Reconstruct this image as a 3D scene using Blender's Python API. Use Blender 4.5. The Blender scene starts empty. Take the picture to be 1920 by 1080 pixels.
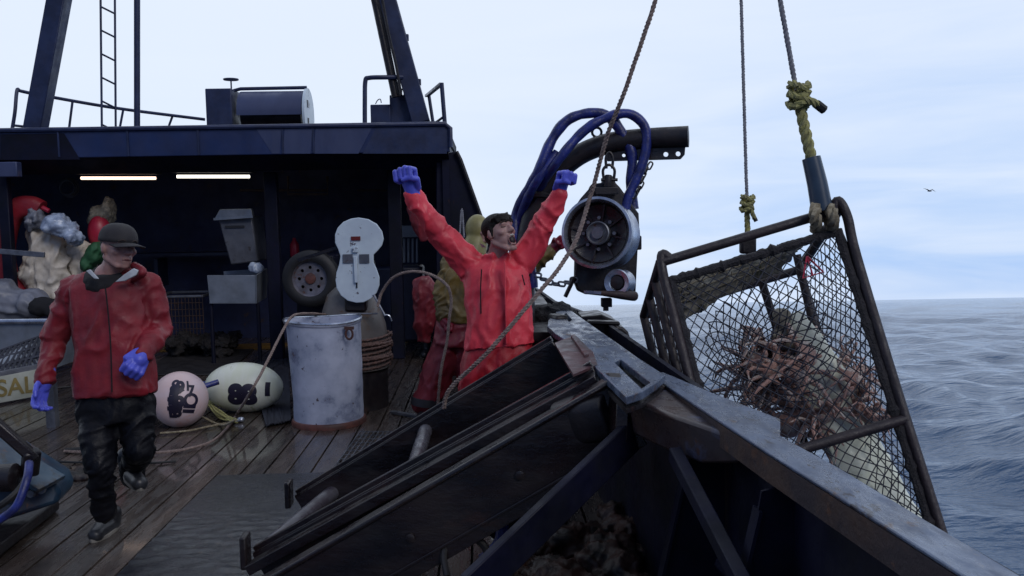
import bpy, bmesh, math, random
import numpy as np
from mathutils import Vector, Matrix, noise
random.seed(7); np.random.seed(7)
V = Vector; R = math.radians
sc = bpy.context.scene; COL = sc.collection

# ------------------------------------------------------------------ camera, frames, sky, sun
F = 1663.0
def vc(px, py): return V(((px-960)/F, (540-py)/F, -1.0))
_l = V((1, 0.0179, 0)).normalized()
_y = vc(905, 395).normalized(); _z = _l.cross(_y).normalized(); _x = _y.cross(_z).normalized()
RC = Matrix((_x, _y, _z))                       # camera axes -> ship axes
CAM = V((0, 0, 1.85))
CR, CU, CB = (RC @ V((1,0,0))), (RC @ V((0,1,0))), (RC @ V((0,0,1)))
_zw = RC @ (_l.cross(vc(960, 574)).normalized())
_yw = (V((0,1,0)) - _zw*_zw.y).normalized(); _xw = _yw.cross(_zw)
T = Matrix((_xw, _yw, _zw)).to_4x4()            # ship -> world: the ship pitches on the swell
def L(px, py, d): return CAM + (RC @ vc(px, py))*d
def PZ(px, py, z): r = RC @ vc(px, py); return CAM + r*((z-CAM.z)/r.z)
def PY(px, py, y): r = RC @ vc(px, py); return CAM + r*(y/r.y)

cd = bpy.data.cameras.new("camera"); cam = bpy.data.objects.new("camera", cd); COL.objects.link(cam)
cd.sensor_width = 36; cd.lens = F/1920*36; cd.clip_start = .05; cd.clip_end = 20000
M4 = RC.to_4x4(); M4.translation = CAM; cam.matrix_world = T @ M4; sc.camera = cam

world = bpy.data.worlds.new("World"); sc.world = world; world.use_nodes = True
nt = world.node_tree; N = nt.nodes; LK = nt.links; N.clear()
SUN_EL, SUN_AZ = R(32), R(150)                  # from behind the camera, right
def nd(t, tree=None, **k):
    n = (tree or nt).nodes.new(t)
    for a, b in k.items(): setattr(n, a, b)
    return n
sky = nd('ShaderNodeTexSky'); sky.sky_type = 'NISHITA'; sky.sun_disc = False; sky.sun_elevation = SUN_EL; sky.sun_rotation = SUN_AZ
tc = nd('ShaderNodeTexCoord'); sep = nd('ShaderNodeSeparateXYZ'); LK.new(tc.outputs['Generated'], sep.inputs[0])
mp = nd('ShaderNodeMapping'); mp.inputs['Scale'].default_value = (1.6, 1.6, 11); mp.inputs['Rotation'].default_value = (R(4), R(-7), 0)
LK.new(tc.outputs['Generated'], mp.inputs[0])
nz = nd('ShaderNodeTexNoise'); nz.inputs['Scale'].default_value = 2.1; nz.inputs['Detail'].default_value = 5; nz.inputs['Roughness'].default_value = .5; nz.inputs['Distortion'].default_value = .5
LK.new(mp.outputs[0], nz.inputs['Vector'])
cr = nd('ShaderNodeValToRGB'); cr.color_ramp.elements[0].position = .30; cr.color_ramp.elements[1].position = .70
LK.new(nz.outputs[0], cr.inputs[0])
mr = nd('ShaderNodeMapRange'); mr.inputs['From Min'].default_value = .0; mr.inputs['From Max'].default_value = .36
LK.new(sep.outputs['Z'], mr.inputs[0])          # elevation: bluer bands near the horizon
mrx = nd('ShaderNodeMapRange'); mrx.inputs['From Min'].default_value = -.1; mrx.inputs['From Max'].default_value = .45; mrx.inputs['To Min'].default_value = .12; mrx.inputs['To Max'].default_value = 1
LK.new(sep.outputs['X'], mrx.inputs[0])
inv = nd('ShaderNodeMath', operation='SUBTRACT'); inv.inputs[0].default_value = 1; LK.new(mr.outputs[0], inv.inputs[1])
iv2 = nd('ShaderNodeMath', operation='SUBTRACT'); iv2.inputs[0].default_value = 1.0; LK.new(cr.outputs[0], iv2.inputs[1])
m1 = nd('ShaderNodeMath', operation='MULTIPLY'); LK.new(inv.outputs[0], m1.inputs[0]); LK.new(mrx.outputs[0], m1.inputs[1])
m2 = nd('ShaderNodeMath', operation='MULTIPLY_ADD'); LK.new(iv2.outputs[0], m2.inputs[0]); m2.inputs[1].default_value = 1.1; m2.inputs[2].default_value = .28
m3 = nd('ShaderNodeMath', operation='MULTIPLY', use_clamp=True); LK.new(m1.outputs[0], m3.inputs[0]); LK.new(m2.outputs[0], m3.inputs[1])
mxc = nd('ShaderNodeMix', data_type='RGBA'); LK.new(m3.outputs[0], mxc.inputs['Factor'])
mxc.inputs['A'].default_value = (8.3, 9.15, 10.6, 1); mxc.inputs['B'].default_value = (4.3, 6.3, 10.0, 1)
mx2 = nd('ShaderNodeMix', data_type='RGBA'); mx2.inputs['Factor'].default_value = .93
LK.new(sky.outputs[0], mx2.inputs['A']); LK.new(mxc.outputs['Result'], mx2.inputs['B'])
mry = nd('ShaderNodeMapRange', interpolation_type='SMOOTHSTEP'); mry.inputs['From Min'].default_value = -.55; mry.inputs['From Max'].default_value = .55; mry.inputs['To Min'].default_value = 0
LK.new(sep.outputs['Y'], mry.inputs[0])         # the dusk sky is brighter ahead than behind the camera
tint = nd('ShaderNodeMix', data_type='RGBA'); tint.inputs['A'].default_value = (.20, .25, .38, 1); tint.inputs['B'].default_value = (1, 1, 1, 1); LK.new(mry.outputs[0], tint.inputs['Factor'])
vm = nd('ShaderNodeVectorMath', operation='MULTIPLY'); LK.new(mx2.outputs['Result'], vm.inputs[0]); LK.new(tint.outputs['Result'], vm.inputs[1])
bg = nd('ShaderNodeBackground'); bg.inputs['Strength'].default_value = .1; LK.new(vm.outputs[0], bg.inputs[0])
wo = nd('ShaderNodeOutputWorld'); LK.new(bg.outputs[0], wo.inputs[0])

sl = bpy.data.lights.new("sun", 'SUN'); sl.energy = 1.1; sl.angle = R(28); sl.color = (1, .96, .93)
so = bpy.data.objects.new("sun", sl); COL.objects.link(so)
sd = V((math.sin(SUN_AZ)*math.cos(SUN_EL), math.cos(SUN_AZ)*math.cos(SUN_EL), math.sin(SUN_EL)))
so.rotation_euler = sd.to_track_quat('Z', 'Y').to_euler()
sc.view_settings.view_transform = 'Standard'; sc.view_settings.look = 'None'; sc.view_settings.exposure = 0; sc.view_settings.gamma = 1
WORLD = {cam.name, so.name}

# ------------------------------------------------------------------ materials
def M(name, c1, c2=None, scale=6, lo=.4, hi=.6, rough=.5, r2=None, metal=0, bump=0, bs=30, spots=None, st=(1,1,1), emis=0, spec=.5, sheen=0, coat=0, rnd=0, bdist=.01, sss=0):
    m = bpy.data.materials.new(name); m.use_nodes = True; t = m.node_tree; b = t.nodes['Principled BSDF']; K = t.links
    c2 = c2 or tuple(x*.7 for x in c1)
    co = nd('ShaderNodeTexCoord', t); mp = nd('ShaderNodeMapping', t); mp.inputs['Scale'].default_value = st; K.new(co.outputs['Object'], mp.inputs[0])
    def noi(s, d=6, ro=.6):
        n = nd('ShaderNodeTexNoise', t); n.inputs['Scale'].default_value = s; n.inputs['Detail'].default_value = d; n.inputs['Roughness'].default_value = ro
        K.new(mp.outputs[0], n.inputs['Vector']); return n
    n1 = noi(scale); rp = nd('ShaderNodeMapRange', t); rp.inputs['From Min'].default_value = lo; rp.inputs['From Max'].default_value = hi; K.new(n1.outputs[0], rp.inputs[0])
    mx = nd('ShaderNodeMix', t, data_type='RGBA'); K.new(rp.outputs[0], mx.inputs['Factor']); mx.inputs['A'].default_value = (*c1, 1); mx.inputs['B'].default_value = (*c2, 1)
    out = mx.outputs['Result']
    for (cc, s, th, w) in (spots or []):
        n = noi(s, 8, .7); q = nd('ShaderNodeMapRange', t); q.inputs['From Min'].default_value = th; q.inputs['From Max'].default_value = th+w; K.new(n.outputs[0], q.inputs[0])
        x = nd('ShaderNodeMix', t, data_type='RGBA'); K.new(q.outputs[0], x.inputs['Factor']); K.new(out, x.inputs['A']); x.inputs['B'].default_value = (*cc, 1); out = x.outputs['Result']
    if rnd:
        g = nd('ShaderNodeNewGeometry', t); q = nd('ShaderNodeMapRange', t); q.inputs['To Min'].default_value = 1-rnd; q.inputs['To Max'].default_value = 1+rnd
        K.new(g.outputs['Random Per Island'], q.inputs[0]); hs = nd('ShaderNodeHueSaturation', t); K.new(out, hs.inputs['Color']); K.new(q.outputs[0], hs.inputs['Value']); out = hs.outputs[0]
    K.new(out, b.inputs['Base Color'])
    if r2 is not None:
        n = noi(scale*1.7); q = nd('ShaderNodeMapRange', t); q.inputs['From Min'].default_value = .38; q.inputs['From Max'].default_value = .62; q.inputs['To Min'].default_value = rough; q.inputs['To Max'].default_value = r2
        K.new(n.outputs[0], q.inputs[0]); K.new(q.outputs[0], b.inputs['Roughness'])
    else: b.inputs['Roughness'].default_value = rough
    b.inputs['Metallic'].default_value = metal; b.inputs['Specular IOR Level'].default_value = spec
    if sheen: b.inputs['Sheen Weight'].default_value = sheen
    if coat: b.inputs['Coat Weight'].default_value = coat; b.inputs['Coat Roughness'].default_value = .07
    if sss: b.inputs['Subsurface Weight'].default_value = sss; b.inputs['Subsurface Radius'].default_value = (.01,.004,.002)
    if bump:
        n = noi(bs, 8, .65); bp = nd('ShaderNodeBump', t); bp.inputs['Strength'].default_value = bump; bp.inputs['Distance'].default_value = bdist
        K.new(n.outputs[0], bp.inputs['Height']); K.new(bp.outputs[0], b.inputs['Normal'])
    if emis: b.inputs['Emission Color'].default_value = (*c1, 1); b.inputs['Emission Strength'].default_value = emis
    return m
RUST = (.10,.035,.018)
mt = dict(
 navy=M('navy_paint', (.013,.028,.105), (.010,.020,.075), 2.2, rough=.35, r2=.6, bump=.15, bs=9, spots=[(RUST,11,.70,.05),((.05,.06,.1),26,.70,.04)]),
 navy_pale=M('faded_navy_paint', (.045,.060,.135), (.034,.046,.11), 3, rough=.4, r2=.6, bump=.12, bs=9, spots=[(RUST,14,.72,.05)], st=(1,1,.35)),
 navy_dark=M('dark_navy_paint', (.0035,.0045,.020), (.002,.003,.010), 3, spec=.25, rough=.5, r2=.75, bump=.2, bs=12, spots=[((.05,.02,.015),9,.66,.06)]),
 mast=M('mast_paint', (.020,.032,.090), (.011,.018,.055), 4, rough=.4, r2=.6, bump=.2, bs=14, spots=[((.09,.10,.14),9,.68,.03),(RUST,17,.68,.04)]),
 black=M('black_steel', (.007,.006,.009), (.013,.010,.012), 6, rough=.3, r2=.6, bump=.3, bs=40, spots=[((.045,.02,.016),9,.60,.08)]),
 launch=M('worn_maroon_steel', (.012,.007,.008), (.005,.004,.006), 5, spec=.6, rough=.16, r2=.5, metal=.0, bump=.45, bs=26, spots=[((.024,.012,.011),4,.56,.10),((.07,.07,.09),19,.68,.03)], st=(.4,1,1)),
 maroon=M('maroon_primer', (.085,.030,.035), (.05,.03,.035), 7, rough=.3, r2=.5, bump=.25, bs=30, spots=[((.10,.09,.10),8,.56,.06)]),
 rail=M('scraped_rail_steel', (.115,.15,.225), (.065,.085,.135), 5, rough=.14, r2=.5, metal=.25, bump=.5, bs=17, st=(2.2,.9,1), spots=[((.035,.035,.05),9,.60,.03),((.17,.18,.21),13,.62,.04),((.085,.05,.04),5,.62,.05)]),
 rusty=M('rusty_rail_side', (.060,.034,.026), (.028,.019,.024), 5, rough=.5, r2=.75, bump=.5, bs=35, spots=[((.085,.04,.025),8,.58,.06),((.09,.08,.075),22,.70,.03)]),
 cover=M('brown_wet_steel', (.050,.030,.026), (.030,.022,.028), 4, rough=.22, r2=.5, bump=.2, bs=14, spots=[((.06,.065,.11),3,.56,.08),((.07,.03,.02),9,.62,.05)]),
 deck=M('deck_planks', (.080,.060,.050), (.036,.028,.025), 3.0, .35, .65, rough=.10, r2=.42, coat=.55, spec=.6, bump=.6, bs=15, st=(4,.6,1), rnd=.38, spots=[((.018,.015,.015),4,.60,.06),((.024,.019,.017),.9,.54,.12),((.14,.13,.125),10,.64,.05)]),
 under=M('deck_gap', (.006,.005,.005), rough=.8),
 mat=M('rubber_mat', (.006,.0075,.013), (.011,.013,.021), 8, rough=.03, r2=.10, bump=.5, bs=60, bdist=.01, st=(1,1.6,1), spec=.7),
 matdry=M('dull_rubber_mat', (.014,.013,.016), (.02,.018,.02), 5, rough=.5, r2=.8, bump=.4, bs=60),
 yellow=M('worn_yellow_paint', (.22,.12,.015), (.10,.06,.018), 5, rough=.4, r2=.7, bump=.3, bs=20, spots=[((.02,.016,.014),7,.55,.06)]),
 white=M('chipped_white_paint', (.42,.46,.58), (.27,.31,.42), 3, rough=.35, r2=.6, bump=.15, bs=12, spots=[((.10,.12,.20),3.0,.545,.12),((.06,.04,.05),14,.64,.02),((.12,.05,.035),6,.64,.05)]),
 plate=M('white_enamel_chipped', (.56,.66,.74), (.48,.57,.66), 4, rough=.35, bump=.12, bs=10, spots=[((.10,.09,.12),9,.615,.015),((.2,.2,.25),22,.66,.03)]),
 rustlip=M('rusted_lip', (.13,.045,.035), (.06,.025,.022), 9, rough=.55, bump=.4, bs=30),
 brownrope=M('brown_rope', (.12,.065,.055), (.07,.04,.036), 30, rough=.7), coil=M('coiler_housing', (.105,.098,.10), (.07,.062,.06), 4, rough=.5, bump=.2, bs=20, spots=[((.07,.04,.025),6,.58,.05),((.02,.015,.015),10,.66,.03)]),
 galv=M('galvanised_steel', (.20,.21,.24), (.12,.13,.155), 8, rough=.3, r2=.5, metal=.6, bump=.15, bs=25, spots=[((.09,.05,.035),10,.62,.05)]),
 bright=M('bright_worn_steel', (.50,.54,.62), (.32,.35,.42), 9, rough=.2, r2=.4, metal=.85, bump=.1, bs=30),
 steel=M('stainless_tub', (.26,.29,.34), (.17,.19,.22), 3, rough=.3, r2=.5, metal=.5, bump=.1, bs=10),
 bin=M('dull_grey_bin', (.115,.125,.155), (.075,.08,.10), 4, rough=.4, r2=.6, metal=.2, bump=.2, bs=14, spots=[((.04,.035,.04),7,.60,.06)]),
 rubber=M('tyre_rubber', (.012,.012,.014), rough=.6, bump=.3, bs=40),
 rim=M('tyre_rim', (.15,.15,.19), (.09,.085,.10), 8, rough=.4, spots=[((.10,.045,.03),9,.58,.05)]),
 red1=M('wet_shaded_red_oilskin', (.23,.010,.020), (.15,.008,.016), 4, rough=.42, r2=.7, bump=.25, bs=22, spec=.5, bdist=.02),  # shade on the walking man's jacket is put into this darker red
 red2=M('bright_red_oilskin', (.72,.048,.075), (.52,.028,.048), 4, rough=.40, r2=.62, bump=.25, bs=20, spec=.5, bdist=.02, spots=[((.58,.16,.17),9,.66,.05)]),
 red3=M('deep_red_oilskin', (.40,.008,.020), (.26,.005,.014), 5, rough=.45, r2=.6, bump=.25, bs=20, bdist=.02),
 bib=M('dull_red_bib', (.21,.020,.030), (.14,.014,.024), 5, rough=.35, r2=.55, bump=.25, bs=20, bdist=.02),
 pants=M('black_wet_trousers', (.003,.0035,.006), (.006,.006,.009), 5, spec=.2, rough=.3, r2=.7, bump=.35, bs=22, bdist=.02),
 glove=M('blue_rubber_glove', (.10,.12,.66), (.075,.09,.52), 12, rough=.4, bump=.15, bs=60),
 redglove=M('red_rubber_glove', (.23,.010,.028), rough=.35),
 skin=M('skin', (.40,.24,.21), (.33,.18,.165), 14, rough=.5, bump=.1, bs=80, sss=.15),
 hair=M('black_hair', (.005,.004,.004), (.010,.008,.008), 20, spec=.2, rough=.6, bump=.6, bs=60, st=(1,1,3)),
 cap=M('charcoal_cap', (.030,.028,.030), (.022,.020,.024), 20, rough=.85, bump=.2, bs=200),
 knit=M('black_fleece', (.008,.008,.011), rough=.9, bump=.4, bs=120),
 lining=M('pale_lining', (.48,.52,.56), (.36,.38,.42), 20, rough=.6),
 shoe=M('dark_shoe', (.028,.030,.036), rough=.4), sole=M('pale_sole', (.27,.25,.22), (.18,.17,.15), rough=.6),
 olive=M('yellow_oilskin', (.17,.115,.030), (.10,.07,.02), 6, rough=.35, r2=.55, bump=.25, bs=22, bdist=.02),
 paleyellow=M('pale_yellow_hood', (.27,.24,.09), rough=.45),
 mouth=M('mouth_inside', (.015,.004,.006), rough=.5), teeth=M('teeth', (.6,.58,.52), rough=.3), lip=M('lips', (.20,.07,.07), rough=.4), eye=M('eye_dark', (.02,.014,.012), rough=.15), brow=M('eyebrow', (.03,.02,.018), rough=.9),
 eyewhite=M('eye_white', (.5,.48,.46), rough=.2),
 cream=M('cream_oilskin', (.62,.57,.50), (.45,.40,.34), 5, rough=.35, r2=.55, bump=.3, bs=18, bdist=.02),
 plastic=M('pale_blue_plastic', (.42,.50,.64), (.22,.27,.38), 9, rough=.25, bump=.4, bs=25),
 greyblob=M('grey_plastic_sack', (.17,.18,.22), (.11,.12,.15), 4, rough=.45),
 green=M('green_cloth', (.025,.11,.045), rough=.7), redbuoy=M('red_pink_buoy', (.42,.018,.05), (.30,.012,.04), rough=.4),
 pink=M('pink_buoy', (.62,.46,.45), (.60,.50,.54), 3, rough=.4, bump=.05, bs=20, spots=[((.52,.20,.14),2.2,.56,.15),((.3,.2,.18),16,.70,.05)]),
 creambuoy=M('cream_buoy', (.62,.65,.52), (.66,.68,.60), 3, rough=.4, bump=.06, bs=12, st=(4,1,1), spots=[((.36,.40,.22),3,.58,.12)]),
 ink=M('black_marker', (.010,.007,.030), rough=.5),
 rope=M('tan_rope', (.26,.20,.175), (.17,.125,.115), 40, rough=.8, bump=.4, bs=150),
 greyrope=M('grey_rope', (.24,.25,.28), (.16,.16,.19), 40, rough=.8),
 yrope=M('yellow_green_rope', (.36,.34,.12), (.20,.19,.09), 40, rough=.75, bump=.4, bs=150),
 palerope=M('pale_rope', (.30,.26,.18), (.16,.13,.08), 40, rough=.8),
 hose=M('blue_hose', (.018,.030,.20), (.010,.014,.09), 14, rough=.35, bump=.4, bs=45),
 sleeve=M('slate_blue_sleeve', (.025,.045,.075), (.035,.06,.095), 9, rough=.35),
 net=M('black_netting', (.022,.025,.042), rough=.7), pot=M('pot_frame_steel', (.016,.011,.014), (.030,.020,.022), 10, rough=.35, r2=.6, bump=.5, bs=45),
 wrap=M('frame_wrapping', (.014,.013,.016), (.03,.026,.03), 18, rough=.6, bump=1, bs=70, bdist=.02),
 moss=M('weathered_web_board', (.30,.28,.22), (.13,.12,.10), 12, rough=.7, bump=.8, bs=40, spots=[((.22,.25,.27),14,.60,.04),((.05,.055,.02),7,.58,.05)]),
 crab=M('red_brown_crab', (.46,.27,.22), (.24,.11,.09), 14, rough=.4, bump=.8, bs=60, spots=[((.58,.50,.45),14,.50,.06)]),
 bait=M('pale_bait', (.80,.84,.72), (.66,.70,.56), 5, rough=.4, bump=.2, bs=14, spots=[((.20,.15,.09),4,.60,.1)]),
 cyan=M('teal_machine_paint', (.012,.05,.095), (.010,.018,.045), 3, rough=.3, r2=.6, bump=.2, bs=12, spots=[(RUST,6,.60,.05),((.008,.008,.012),4,.56,.06)]),
 rustpile=M('rust_stain', (.040,.014,.009), (.010,.007,.006), 7, rough=.5, bump=.6, bs=30),
 pile=M('dark_net_pile', (.022,.018,.020), (.010,.009,.011), 18, rough=.7, bump=1, bs=60, spots=[((.10,.09,.09),30,.63,.03)], bdist=.03),
 tote=M('navy_tote', (.016,.022,.055), rough=.4), whitebox=M('pale_box', (.35,.38,.42), (.28,.3,.33), 5, rough=.5),
 sign=M('pale_sign_board', (.42,.44,.40), (.33,.35,.30), 4, rough=.5), signtext=M('ochre_letters', (.26,.20,.07), rough=.6),
 lamp=M('lamp_tube', (1.0,.72,.55), emis=2.2), lamp2=M('lamp_tube_white', (1.0,.93,.80), emis=3), wall=M('bay_wall_paint', (.020,.028,.085), (.014,.018,.055), 3, rough=.5, r2=.7, bump=.2, bs=9, spots=[((.05,.03,.03),6,.62,.05)]), pipe=M('scuffed_tube', (.07,.07,.085), (.035,.03,.04), 8, rough=.2, r2=.5, bump=.3, bs=20, spots=[((.22,.22,.26),12,.60,.04)]), darkgrey=M('dark_grey', (.03,.03,.035), rough=.5),
 bird=M('bird_feathers', (.03,.03,.035), rough=.8), tangle=M('pale_tangle', (.62,.54,.48), (.34,.20,.17), 9, rough=.7), label=M('red_label', (.16,.012,.012), rough=.5),
)

# ------------------------------------------------------------------ mesh builder
def basis(axis, up=V((0,0,1))):
    a = axis.normalized()
    if abs(a.dot(up)) > .98: up = V((0,1,0)) if abs(a.y) < .9 else V((1,0,0))
    s = a.cross(up).normalized(); u = s.cross(a).normalized(); return a, s, u
class MB:
    def __init__(s): s.v = []; s.f = []
    def add(s, vs, fs):
        o = len(s.v); s.v += [V(p) for p in vs]; s.f += [tuple(i+o for i in f) for f in fs]; return s
    def hexa(s, b, t):
        n = len(b); fs = [tuple(range(n-1,-1,-1)), tuple(range(n,2*n))] + [(i,(i+1)%n,n+(i+1)%n,n+i) for i in range(n)]
        return s.add(list(b)+list(t), fs)
    def box(s, c, sz, rot=None):
        c = V(c); q = [V((x*sz[0]/2,y*sz[1]/2,z*sz[2]/2)) for z in (-1,1) for x,y in ((-1,-1),(1,-1),(1,1),(-1,1))]
        if rot: q = [rot @ p for p in q]
        q = [c+p for p in q]; return s.hexa(q[:4], q[4:])
    def beam(s, p0, p1, w, h, up=V((0,0,1)), drop=0):
        a, sd_, u = basis(p1-p0, up); o = -u*drop
        q = [sd_*x*w/2+u*y*h/2+o for x,y in ((-1,-1),(1,-1),(1,1),(-1,1))]
        return s.hexa([p0+k for k in q], [p1+k for k in q])
    def prism(s, pts, off): return s.hexa([V(p) for p in pts], [V(p)+off for p in pts])
    def tube(s, pts, r, n=8, cap=True):
        pts = [V(p) for p in pts]; m = len(pts); rr = r if isinstance(r, (list,tuple)) else [r]*m
        t0 = (pts[1]-pts[0]); _, sd_, u = basis(t0); vs = []
        for i, p in enumerate(pts):
            t = (pts[min(i+1,m-1)]-pts[max(i-1,0)]).normalized()
            u = (u - t*u.dot(t)); u = u.normalized() if u.length > 1e-6 else basis(t)[2]; sd_ = t.cross(u)
            for k in range(n):
                a = 2*math.pi*k/n; vs.append(p+(sd_*math.cos(a)+u*math.sin(a))*rr[i])
        fs = [(i*n+k, i*n+(k+1)%n, (i+1)*n+(k+1)%n, (i+1)*n+k) for i in range(m-1) for k in range(n)]
        if cap: fs += [tuple(range(n-1,-1,-1)), tuple((m-1)*n+k for k in range(n))]
        return s.add(vs, fs)
    def ell(s, c, r, rot=None, nu=16, nv=10):
        c = V(c); r = (r,r,r) if not isinstance(r,(tuple,list)) else r; vs = []
        for j in range(nv+1):
            th = math.pi*j/nv
            for i in range(nu):
                ph = 2*math.pi*i/nu; p = V((r[0]*math.sin(th)*math.cos(ph), r[1]*math.sin(th)*math.sin(ph), r[2]*math.cos(th)))
                vs.append(c+(rot@p if rot else p))
        fs = [(j*nu+i, (j+1)*nu+i, (j+1)*nu+(i+1)%nu, j*nu+(i+1)%nu) for j in range(nv) for i in range(nu)]
        return s.add(vs, fs)
    def lathe(s, prof, c, axis, n=32, closed=False, caps=None):
        if caps is None: caps = max(q[0] for q in prof) < .1
        a, sd_, u = basis(V(axis)); c = V(c); vs = []
        for r, h in prof:
            for k in range(n):
                t = 2*math.pi*k/n; vs.append(c+a*h+(sd_*math.cos(t)+u*math.sin(t))*r)
        m = len(prof); rng = range(m) if closed else range(m-1)
        fs = [(i*n+k, i*n+(k+1)%n, ((i+1)%m)*n+(k+1)%n, ((i+1)%m)*n+k) for i in rng for k in range(n)]
        if not closed and caps:
            if prof[0][0] > 1e-5: fs.append(tuple(range(n-1,-1,-1)))
            if prof[-1][0] > 1e-5: fs.append(tuple((m-1)*n+k for k in range(n)))
        return s.add(vs, fs)
    def cap(s, p0, p1, r0, r1, n=14, flat=1, fdir=None):
        p0, p1 = V(p0), V(p1); a, sd_, u = basis(p1-p0); l = (p1-p0).length
        prof = [(r0*math.sin(t), -r0*math.cos(t)) for t in [math.pi/2*k/5 for k in range(6)]] + [(r1*math.cos(t), l+r1*math.sin(t)) for t in [math.pi/2*k/5 for k in range(6)]]
        prof[0] = (0,prof[0][1]); prof[-1] = (0,prof[-1][1])
        i = len(s.v); s.lathe(prof, p0, p1-p0, n)
        if flat != 1:
            for k in range(i, len(s.v)):
                q = s.v[k]; ln = p0 + a*((q-p0).dot(a)); d = q-ln; s.v[k] = ln + d - fdir*(d.dot(fdir))*(1-flat)
        return s
    def loft(s, rings, wd, n=28, pw=2.3):
        # rings: (centre, half width, half depth); wd: width direction
        vs = []; m = len(rings)
        for i, (c, rx, ry) in enumerate(rings):
            t = (V(rings[min(i+1,m-1)][0])-V(rings[max(i-1,0)][0])).normalized(); w = (wd-t*wd.dot(t)).normalized(); d = t.cross(w)
            for k in range(n):
                a = 2*math.pi*k/n; ca, sa = math.cos(a), math.sin(a)
                x = math.copysign(abs(ca)**(2/pw), ca); y = math.copysign(abs(sa)**(2/pw), sa)
                vs.append(V(c)+w*x*rx+d*y*ry)
        fs = [(i*n+k, i*n+(k+1)%n, (i+1)*n+(k+1)%n, (i+1)*n+k) for i in range(m-1) for k in range(n)]+[tuple(range(n-1,-1,-1)), tuple((m-1)*n+k for k in range(n))]
        return s.add(vs, fs)
    def rope(s, pts, r, pitch=None, ns=3, n=5):
        pitch = pitch or r*5; pts = [V(p) for p in pts]
        u = None; m = len(pts); L_ = 0; fr = []
        for i, p in enumerate(pts):
            t = (pts[min(i+1,m-1)]-pts[max(i-1,0)]).normalized()
            if u is None: u = basis(t)[2]
            u = (u-t*u.dot(t)).normalized(); fr.append((p,u,t.cross(u)));
        st = [[] for _ in range(ns)]
        for i, (p,u_,w) in enumerate(fr):
            if i: L_ += (p-fr[i-1][0]).length
            for k in range(ns):
                a = 2*math.pi*(L_/pitch + k/ns); st[k].append(p+(u_*math.cos(a)+w*math.sin(a))*r*.5)
        for q in st: s.tube(q, r*.56, n)
        return s
def mesh_of(name, mb, mat, smooth=True, ang=40):
    me = bpy.data.meshes.new(name); me.from_pydata([tuple(p) for p in mb.v], [], mb.f)
    bm = bmesh.new(); bm.from_mesh(me); bmesh.ops.remove_doubles(bm, verts=bm.verts, dist=1e-5); bmesh.ops.recalc_face_normals(bm, faces=bm.faces); bm.to_mesh(me); bm.free()
    if smooth:
        me.polygons.foreach_set('use_smooth', [True]*len(me.polygons)); me.set_sharp_from_angle(angle=R(ang))
    me.materials.append(mt[mat] if isinstance(mat, str) else mat); return me
def lab(o, label=None, cat=None, group=None, kind=None):
    for k, v_ in (('label',label),('category',cat),('group',group),('kind',kind)):
        if v_: o[k] = v_
    return o
def thing(name, label, cat, loc=(0,0,0), group=None):
    o = bpy.data.objects.new(name, None); o.empty_display_size = .1; COL.objects.link(o); o.location = V(loc); lab(o, label, cat, group); return o
def wloc(o):
    p = V(o.location)
    while o.parent: o = o.parent; p += V(o.location)
    return p
def obj(name, mb, mat, parent=None, bevel=0, smooth=True, ang=40, me=None, solid=0):
    me = me or mesh_of(name, mb, mat, smooth, ang)
    o = bpy.data.objects.new(name, me); COL.objects.link(o)
    co = np.empty(len(me.vertices)*3); me.vertices.foreach_get('co', co); co = co.reshape(-1,3)
    if parent is not None: base = wloc(parent); o.parent = parent; sh = np.array(base)
    else:
        sh = np.array([(co[:,0].min()+co[:,0].max())/2, (co[:,1].min()+co[:,1].max())/2, co[:,2].min()]); o.location = V(sh)
    co -= sh; me.vertices.foreach_set('co', co.ravel()); me.update()
    if bevel:
        b = o.modifiers.new('bevel','BEVEL'); b.width = bevel; b.segments = 2; b.limit_method = 'ANGLE'; b.angle_limit = R(35)
    return o
def tobj(name, mb, mat, label, cat, group=None, **k): return lab(obj(name, mb, mat, **k), label, cat, group)
def struct(name, mb, mat, **k): return lab(obj(name, mb, mat, **k), kind='structure')
def dup(o, parent=None, loc=None):
    c = o.copy(); COL.objects.link(c); c.parent = parent
    if loc is not None: c.location = loc
    for ch in list(o.children): dup(ch, c)
    return c
def spline(pts, n=12):
    pts = [V(p) for p in pts]; out = []; P_ = [pts[0]*2-pts[1]]+pts+[pts[-1]*2-pts[-2]]
    for i in range(1, len(P_)-2):
        a,b,c,d = P_[i-1:i+3]
        for k in range(n):
            t = k/n; out.append(.5*((2*b)+(c-a)*t+(2*a-5*b+4*c-d)*t*t+(3*b-a-3*c+d)*t**3))
    out.append(pts[-1]); return out
def resample(pts, step):
    out = [pts[0]]; acc = 0
    for a, b in zip(pts, pts[1:]):
        l = (b-a).length; k = step-acc
        while k <= l: out.append(a.lerp(b, k/l)); k += step
        acc = (acc+l) % step if l else acc
    if (out[-1]-pts[-1]).length > step*.2: out.append(pts[-1])
    return out
def holed(outer, holes, off):
    bm = bmesh.new(); ed = []
    for lp in [outer]+holes:
        vs = [bm.verts.new(V(p)) for p in lp]; ed += [bm.edges.new((vs[i], vs[(i+1)%len(vs)])) for i in range(len(vs))]
    bmesh.ops.triangle_fill(bm, edges=ed, use_beauty=True)
    g = bmesh.ops.extrude_face_region(bm, geom=bm.faces[:]); bmesh.ops.translate(bm, vec=off, verts=[e for e in g['geom'] if isinstance(e, bmesh.types.BMVert)])
    bm.verts.index_update(); mb = MB(); mb.add([v_.co.copy() for v_ in bm.verts], [tuple(v_.index for v_ in f.verts) for f in bm.faces]); bm.free(); return mb
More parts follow.
